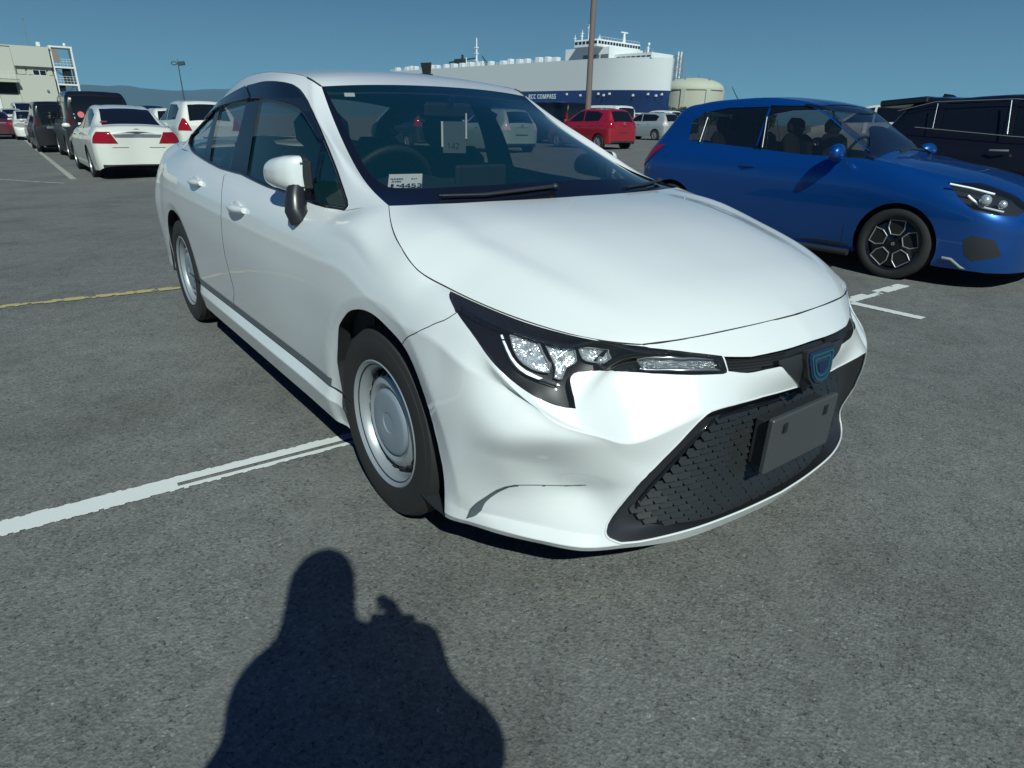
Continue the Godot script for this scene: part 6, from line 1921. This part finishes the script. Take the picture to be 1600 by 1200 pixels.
	for k in 11:
		var z := -6.0 - k * 2.1
		tube(st, PackedVector3Array([Vector3(7.8, 30.7, z), Vector3(7.8, 31.8, z)]), 0.07, 0.07, 4)
	for k in 15: tube(st, PackedVector3Array([Vector3(-15.5 + k * 2.2, 37.0, -31.8), Vector3(-15.5 + k * 2.2, 38.1, -31.8)]), 0.06, 0.06, 4)
	tube(st, PackedVector3Array([Vector3(-15.5, 38.1, -31.8), Vector3(15.5, 38.1, -31.8)]), 0.06, 0.06, 4)
	build("deck_rail", st, M.ship_bright, o)
	st = stool()
	tube(st, PackedVector3Array([Vector3(8, 28, -130), Vector3(8, 44, -130)]), 0.7, 0.35, 6)
	for y in [32.0, 36.0, 39.0]: box(st, Vector3(8, y, -130), Vector3(2.4, 0.4, 1.4))
	tube(st, PackedVector3Array([Vector3(10, 28, -137), Vector3(10, 34, -137)]), 0.5, 0.3, 6)
	build("aft_mast", st, M.ship_bright, o)
	st = stool()
	tube(st, PackedVector3Array([Vector3(0, 28, -153), Vector3(0, 37, -153)]), 1.1, 0.7, 6)
	box(st, Vector3(0, 33.5, -155), Vector3(3.0, 2.4, 9.0))
	tube(st, PackedVector3Array([Vector3(0, 33.2, -166), Vector3(0, 34.6, -141)]), 0.5, 0.35, 6)
	build("deck_crane", st, M.gap, o)
	st = stool()
	tube(st, PackedVector3Array([Vector3(12, 28, -117), Vector3(12, 31, -117), Vector3(12, 34, -120.5)]), 0.5, 0.3, 6)
	build("davit", st, M.gap, o)
	for k in 9:
		var s2: float = [2.2, 4.0, 7.0, 13.0, 24.0, 27.0, 30.0, 41.0, 50.0][k]
		part("fairlead", box_mesh(Vector3(0.5, 0.9, 1.0)), M.ship_bright, o, Transform3D(Basis.IDENTITY, Vector3(plan.call(s2, 13.4) + 0.05, 13.4 - 0.6 * (k % 2), -s2)))
	lettering("RCC COMPASS", 3.0, M.ship_bright, "name", o, Transform3D(Basis(Vector3(0, 0, 1), Vector3.UP, Vector3(1, 0, 0)), Vector3(16.06, 12.4, -67.5)))

func gas_tank() -> void:
	var c := Vector3(100.0, 0, -408.0)
	var o := thing("gas_tank", "round cream gas storage tank with a domed roof right of the ship", "storage tank", c)
	var st := stool()
	var up := Basis(Vector3.UP, Vector3(0, 0, 1), Vector3.RIGHT)
	lathe(st, PackedVector2Array([Vector2(0, 17.0), Vector2(18.6, 17.0)]), 60, Vector3.ZERO, up)
	build("shell", st, M.tank_cream, o)
	st = stool()
	var pr := PackedVector2Array([Vector2(18.5, 17.5), Vector2(19.2, 17.5), Vector2(19.25, 17.0)])
	for k in 12:
		var t := (k + 1) / 12.0
		pr.append(Vector2(19.2 + 6.0 * sin(t * PI / 2), maxf(17.0 * cos(t * PI / 2), 0.01)))
	lathe(st, pr, 60, Vector3.ZERO, up)
	build("dome", st, M.tank_cream, o)
	for k in 8:
		var a := TAU * k / 8.0 + 0.25
		part("buttress", box_mesh(Vector3(2.6, 18.6, 1.2)), M.tank_cream, o, Transform3D(Basis(Vector3.UP, a), Vector3(sin(a) * 17.1, 9.3, cos(a) * 17.1)))
	st = stool()
	for q in [[-7.0, 8.0, 24.0], [6.0, 10.0, 23.6], [2.0, 3.0, 25.6]]:
		tube(st, PackedVector3Array([Vector3(q[0], q[2] - 1.5, q[1]), Vector3(q[0], q[2] + 1.0, q[1])]), 0.5, 0.4, 6)
	tube(st, PackedVector3Array([Vector3(-15.8, 19.4, 6.0), Vector3(-9, 23.5, 5.0), Vector3(-2, 25.6, 4.0)]), 0.35, 0.35, 5)
	build("roof_fitting", st, M.trim_grey, o)
	# lattice tower behind
	o = thing("lattice_tower", "slender white lattice tower behind the gas tank's dome", "tower", Vector3(95.6, 0, -432.0))
	st = stool()
	for x in [-1.0, 1.0]:
		for z in [-1.0, 1.0]:
			tube(st, PackedVector3Array([Vector3(x * 3.6, 0, z * 3.6), Vector3(x * 1.9, 38.5, z * 1.9)]), 0.22, 0.20, 5)
	build("leg", st, M.trim_grey, o)
	st = stool()
	for k in 9:
		var y := k * 4.3
		var w := lerpf(3.6, 1.9, y / 38.5); var w2 := lerpf(3.6, 1.9, (y + 4.3) / 38.5)
		for z in [-1.0, 1.0]:
			tube(st, PackedVector3Array([Vector3(-w, y, z * w), Vector3(w2, y + 4.3, z * w2)]), 0.10, 0.10, 4)
			tube(st, PackedVector3Array([Vector3(w, y, z * w), Vector3(-w2, y + 4.3, z * w2)]), 0.10, 0.10, 4)
		for q in [[-w, w], [w, -w]]: tube(st, PackedVector3Array([Vector3(q[0], y, w), Vector3(q[1], y, w)]), 0.14, 0.14, 4)
	build("bracing", st, M.trim_grey, o)
	st = stool()
	for x in [-0.9, 0.9]: tube(st, PackedVector3Array([Vector3(x, 0, 0), Vector3(x, 40.5, 0)]), 0.55, 0.55, 8)
	build("flare_pipe", st, M.trim_white, o)
	# hedge at the tank's foot
	var r := RandomNumberGenerator.new()
	r.seed = 5
	st = stool()
	for k in 900:
		var p := Vector3(r.randf_range(68, 140), 0, r.randf_range(-385, -379))
		p.y = r.randf_range(5.0, 9.2) - 3.0 * absf(sin(p.x * 0.35)) * r.randf()
		ellipsoid(st, p, Vector3(r.randf_range(0.6, 1.3), r.randf_range(0.5, 1.0), r.randf_range(0.6, 1.2)), Basis(Vector3.UP, r.randf() * 3.0), 3, 5)
	box(st, Vector3(104, 3.4, -383), Vector3(72, 6.4, 4))
	var h := build("hedge", st, M.foliage, self)
	tag(h, "dark green hedge along the foot of the gas tank", "hedge", "", "stuff")

func masts() -> void:
	var o := thing("pole", "brown steel pole that rises out of the picture in front of the ship", "pole", on_lot(2.97, -26.9) + Vector3(0, 0, -3.0))
	var st := stool()
	tube(st, PackedVector3Array([Vector3.ZERO, Vector3(-0.03, 4.0, 0), Vector3(-0.06, 11.0, 0)]), 0.135, 0.105, 14)
	build("shaft", st, M.rusty, o)
	st = stool()
	tube(st, PackedVector3Array([Vector3(0, 0, 0), Vector3(0, 0.12, 0)]), 0.24, 0.24, 14)
	build("foot", st, M.rusty, o)
	o = thing("floodlight_mast", "thin dark floodlight mast far behind the left cars", "street lamp", on_lot(-51.5, -108.4))
	st = stool()
	tube(st, PackedVector3Array([Vector3.ZERO, Vector3(-0.15, 8.0, 0)]), 0.11, 0.07, 8)
	build("shaft", st, M.trim_dark, o)
	st = stool()
	box(st, Vector3(0.42, 7.95, 0.1), Vector3(0.95, 0.55, 0.4), Basis(Vector3(0, 0, 1), 0.12), 0.06)
	build("lamp_head", st, M.trim_dark, o)
	st = stool()
	var pts := PackedVector3Array()
	for k in 17: pts.append(Vector3(-0.72 + cos(TAU * k / 16.0) * 0.42, 7.95 + sin(TAU * k / 16.0) * 0.22, 0))
	tube(st, pts, 0.07, 0.07, 5, false)
	tube(st, PackedVector3Array([Vector3(-0.15, 8.0, 0), Vector3(-0.15, 8.5, 0)]), 0.06, 0.04, 5)
	build("lamp_ring", st, M.trim_dark, o)
	o = thing("floodlight_mast", "dark box floodlight on a mast that shows just over the white sedan's roof", "street lamp", on_lot(-7.72, -59.5))
	st = stool()
	tube(st, PackedVector3Array([Vector3.ZERO, Vector3(0, 4.5, 0)]), 0.13, 0.1, 10)
	build("shaft", st, M.trim_dark, o)
	st = stool()
	prism(st, PackedVector2Array([Vector2(-0.32, 0.0), Vector2(0.32, 0.0), Vector2(0.40, 0.85), Vector2(-0.46, 0.80)]), 0.4, Vector3(0.02, 4.55, -0.2))
	box(st, Vector3(0.0, 4.42, 0), Vector3(1.05, 0.26, 0.5), Basis.IDENTITY, 0.04)
	build("lamp_head", st, M.void_black, o)

func hills() -> void:
	var r := FastNoiseLite.new()
	r.seed = 6
	r.frequency = 0.0011
	r.fractal_octaves = 4
	var rows := []
	for j in 6:
		var row := PackedVector3Array()
		for i in 90:
			var a := lerpf(-1.02, 0.05, i / 89.0)
			var R := 2900.0 + j * 180.0
			var x := sin(a) * R; var z := -cos(a) * R
			var h: float = [0.0, 0.55, 0.85, 1.0, 0.9, 0.2][j]
			var fade := smoothstep(0.03, -0.35, a)
			row.append(Vector3(x, h * fade * (86.0 + 30.0 * r.get_noise_2d(x, z) + 8.0 * r.get_noise_2d(x * 8.0, z * 8.0)), z))
		rows.append(row)
	var st := stool()
	sheet(st, rows, Vector3(0, 1, 0.4))
	var o := build("hills", st, M.hill, self)
	tag(o, "low blue hills on the horizon", "", "", "structure")

# ---------------------------------------------------------------- the person who takes the picture: only the shadow shows
func photographer() -> void:
	var o := thing("person", "person in dark jacket who holds up a phone, casting the shadow on the asphalt", "person", Vector3(-0.05, 0, 0.30))
	var J := {"pelvis": Vector3(-0.02, 0.90, 0.06), "waist": Vector3(-0.03, 1.05, 0.05), "chest": Vector3(-0.04, 1.25, 0.03), "neck": Vector3(-0.04, 1.40, 0.0), "head": Vector3(-0.04, 1.555, -0.025),
		"hood": Vector3(-0.04, 1.53, 0.0), "sl": Vector3(-0.125, 1.285, 0.03), "el": Vector3(-0.20, 1.04, 0.0), "wl": Vector3(-0.10, 1.10, -0.18), "sr": Vector3(0.11, 1.32, 0.03), "er": Vector3(0.285, 1.13, -0.03), "wr": Vector3(0.155, 1.185, -0.235),
		"hl": Vector3(-0.12, 0.90, 0.06), "kl": Vector3(-0.15, 0.49, 0.03), "al": Vector3(-0.16, 0.09, 0.08), "hr": Vector3(0.08, 0.90, 0.06), "kr": Vector3(0.12, 0.49, 0.03), "ar": Vector3(0.13, 0.09, 0.08)}
	var bones := [["pelvis", "waist", 0.14, 0.13], ["waist", "chest", 0.13, 0.14], ["chest", "neck", 0.12, 0.06], ["neck", "head", 0.058, 0.085], ["sl", "sr", 0.085, 0.085], ["chest", "sl", 0.12, 0.075], ["chest", "sr", 0.12, 0.075], ["chest", "er", 0.12, 0.05], ["waist", "er", 0.12, 0.05], ["chest", "wr", 0.10, 0.05], ["neck", "wr", 0.07, 0.04], ["waist", "el", 0.12, 0.05], ["hood", "neck", 0.085, 0.082], ["neck", "chest", 0.085, 0.11],
		["sl", "el", 0.072, 0.058], ["el", "wl", 0.056, 0.036], ["sr", "er", 0.072, 0.058], ["er", "wr", 0.056, 0.036], ["hl", "kl", 0.098, 0.066], ["kl", "al", 0.064, 0.046], ["hr", "kr", 0.098, 0.066], ["kr", "ar", 0.064, 0.046]]
	var st := stool()
	nets(st, J, bones, Vector3(-0.48, 0.02, -0.34), Vector3(0.48, 1.64, 0.30), 0.026)
	build("body", st, M.jacket, o)
	st = stool()
	var hc: Vector3 = J.head
	ellipsoid(st, hc + Vector3(0, 0.01, 0), Vector3(0.082, 0.118, 0.102), Basis.IDENTITY, 14, 20)
	ellipsoid(st, hc + Vector3(0, -0.05, -0.035), Vector3(0.060, 0.065, 0.068), Basis.IDENTITY, 10, 14)
	ellipsoid(st, hc + Vector3(0, -0.012, -0.106), Vector3(0.014, 0.026, 0.018))
	for x in [-0.086, 0.086]: ellipsoid(st, hc + Vector3(x, -0.01, 0.008), Vector3(0.010, 0.032, 0.020))
	build("head", st, M.skin, o)
	st = stool()
	for x in [-0.031, 0.031]: ellipsoid(st, hc + Vector3(x, 0.012, -0.093), Vector3(0.013, 0.007, 0.008))
	ellipsoid(st, hc + Vector3(0, -0.060, -0.098), Vector3(0.024, 0.006, 0.008))
	build("features", st, M.ink, o)
	st = stool()
	ellipsoid(st, hc + Vector3(0, 0.03, 0.012), Vector3(0.092, 0.118, 0.108), Basis.IDENTITY, 10, 18, 0.0, PI * 0.52)
	build("hair", st, M.ink, o)
	var phone := Vector3(0.06, 0.93 + 0.29, -0.284)
	for side in [1.0, -1.0]:
		var w: Vector3 = J.wr if side > 0 else J.wl
		var grip := Vector3(0.115, 1.215, -0.27) if side > 0 else Vector3(-0.045, 1.205, -0.272)
		st = stool()
		var dir := (grip - w).normalized()
		ellipsoid(st, w + dir * 0.045, Vector3(0.038, 0.020, 0.050), frame_of(dir), 8, 12)
		for k in 4:
			var root := w + dir * 0.075 + Vector3(0, (1.5 - k) * 0.019, 0)
			var reach: float = [0.055, 0.062, 0.058, 0.046][k]
			tube(st, PackedVector3Array([root, root + dir * reach * 0.5 + Vector3(-side * 0.004, 0, -0.012), root + dir * reach * 0.75 + Vector3(-side * 0.026, 0, -0.018), root + dir * reach * 0.7 + Vector3(-side * 0.042, 0, -0.014)]), 0.009, 0.007, 8)
		var th := w + dir * 0.03 + Vector3(-side * 0.02, 0.012, 0.010)
		tube(st, PackedVector3Array([th, th + dir * 0.03 + Vector3(-side * 0.018, 0.010, 0.012), th + dir * 0.045 + Vector3(-side * 0.042, 0.012, 0.010)]), 0.011, 0.008, 8)
		build("hand", st, M.skin, o)
	for x in ["al", "ar"]:
		st = stool()
		var a: Vector3 = J[x]
		ellipsoid(st, Vector3(a.x, 0.045, a.z - 0.06), Vector3(0.046, 0.045, 0.135), Basis.IDENTITY, 10, 14)
		build("shoe", st, M.ink, o)
	var p := thing("phone", "dark phone held up in both hands by the person", "phone", Vector3(0.035, 1.205, 0.022))
	p.rotation = Vector3(-0.389, 0, 0.0231)
	part("case", box_mesh(Vector3(0.12, 0.07, 0.009), 0.003), M.black_gloss, p)

# a skin round tapered bones (surface nets on a grid)
func nets(st: SurfaceTool, J: Dictionary, bones: Array, lo: Vector3, hi: Vector3, cell: float) -> void:
	var nx := int((hi.x - lo.x) / cell) + 1; var ny := int((hi.y - lo.y) / cell) + 1; var nz := int((hi.z - lo.z) / cell) + 1
	var F := PackedFloat32Array()
	F.resize(nx * ny * nz)
	F.fill(0.3)
	var A := []
	for b in bones: A.append([J[b[0]], J[b[1]], b[2], b[3]])
	for z in nz:
		for y in ny:
			for x in nx:
				var p := lo + Vector3(x, y, z) * cell
				var sum := 0.0
				for b in A:
					var ab: Vector3 = b[1] - b[0]
					var t := clampf((p - b[0]).dot(ab) / ab.length_squared(), 0.0, 1.0)
					var d: float = (p - b[0] - ab * t).length() - lerpf(b[2], b[3], t)
					if d < 0.12: sum += exp(-d * 55.0)
				if sum > 0.0: F[(z * ny + y) * nx + x] = -log(sum) / 55.0
	var vid := {}
	var V := PackedVector3Array()
	var N := PackedVector3Array()
	for z in nz - 1:
		for y in ny - 1:
			for x in nx - 1:
				var c := Vector3.ZERO
				var n := 0
				var val := []
				for k in 8: val.append(F[((z + (k >> 2)) * ny + y + ((k >> 1) & 1)) * nx + x + (k & 1)])
				for e in [[0, 1], [2, 3], [4, 5], [6, 7], [0, 2], [1, 3], [4, 6], [5, 7], [0, 4], [1, 5], [2, 6], [3, 7]]:
					var a: float = val[e[0]]; var b: float = val[e[1]]
					if (a < 0.0) == (b < 0.0): continue
					var t := a / (a - b)
					var p0 := Vector3(e[0] & 1, (e[0] >> 1) & 1, e[0] >> 2); var p1 := Vector3(e[1] & 1, (e[1] >> 1) & 1, e[1] >> 2)
					c += p0.lerp(p1, t)
					n += 1
				if n == 0: continue
				vid[(z * ny + y) * nx + x] = V.size()
				V.append(lo + (Vector3(x, y, z) + c / n) * cell)
				N.append(Vector3(val[1] + val[3] + val[5] + val[7] - val[0] - val[2] - val[4] - val[6], val[2] + val[3] + val[6] + val[7] - val[0] - val[1] - val[4] - val[5], val[4] + val[5] + val[6] + val[7] - val[0] - val[1] - val[2] - val[3]).normalized())
	var step := [1, nx, nx * ny]
	for z in range(1, nz - 1):
		for y in range(1, ny - 1):
			for x in range(1, nx - 1):
				var i := (z * ny + y) * nx + x
				for ax in 3:
					if (F[i] < 0.0) == (F[i + step[ax]] < 0.0): continue
					var u: int = step[(ax + 1) % 3]; var w: int = step[(ax + 2) % 3]
					var q := []
					for k in [i, i - u, i - u - w, i - w]:
						if vid.has(k): q.append(vid[k])
					if q.size() < 4: continue
					tri(st, V[q[0]], V[q[1]], V[q[2]], N[q[0]], N[q[1]], N[q[2]])
					tri(st, V[q[0]], V[q[2]], V[q[3]], N[q[0]], N[q[2]], N[q[3]])

func _ready() -> void:
	rng.seed = 7
	camera_and_light()
	materials()
	ground()
	white_sedan()
	rest()

func camera_and_light() -> void:
	var cam := Camera3D.new()
	cam.name = "camera"
	cam.fov = 61.45
	cam.near = 0.05
	cam.far = 6000.0
	cam.keep_aspect = Camera3D.KEEP_HEIGHT
	add_child(cam)
	cam.transform = Transform3D(Basis(Vector3.RIGHT, -0.389) * Basis(Vector3(0, 0, 1), 0.0231), Vector3(0, 1.2267, 0))
	cam.current = true
	var sun := DirectionalLight3D.new()
	sun.name = "sun"
	sun.light_energy = 1.5
	sun.light_color = Color(0.96, 1.0, 0.965)
	sun.light_angular_distance = 0.53
	sun.shadow_enabled = true
	add_child(sun)
	sun.look_at_from_position(Vector3(2, 10, 5), Vector3(2, 10, 5) + Vector3(-0.1805, -0.660, -0.7295), Vector3.UP)
	var e := Environment.new()
	e.background_mode = Environment.BG_SKY
	var sky := Sky.new()
	var sm := ProceduralSkyMaterial.new()
	sm.sky_top_color = Color(0.02, 0.20, 0.44)
	sm.sky_horizon_color = Color(0.43, 0.63, 0.72)
	sm.sky_curve = 0.128
	sm.ground_horizon_color = Color(0.36, 0.50, 0.56)
	sm.ground_bottom_color = Color(0.2, 0.2, 0.2)
	sm.sun_angle_max = 12.0
	sm.sun_curve = 0.08
	sky.sky_material = sm
	e.sky = sky
	e.tonemap_mode = Environment.TONE_MAPPER_LINEAR
	e.tonemap_exposure = 1.0
	e.fog_enabled = true
	e.fog_density = 0.00013
	e.fog_light_color = Color(0.55, 0.80, 0.92)
	e.sdfgi_enabled = true
	e.ssao_enabled = true
	e.ssil_enabled = true
	var w := WorldEnvironment.new()
	w.name = "environment"
	w.environment = e
	add_child(w)
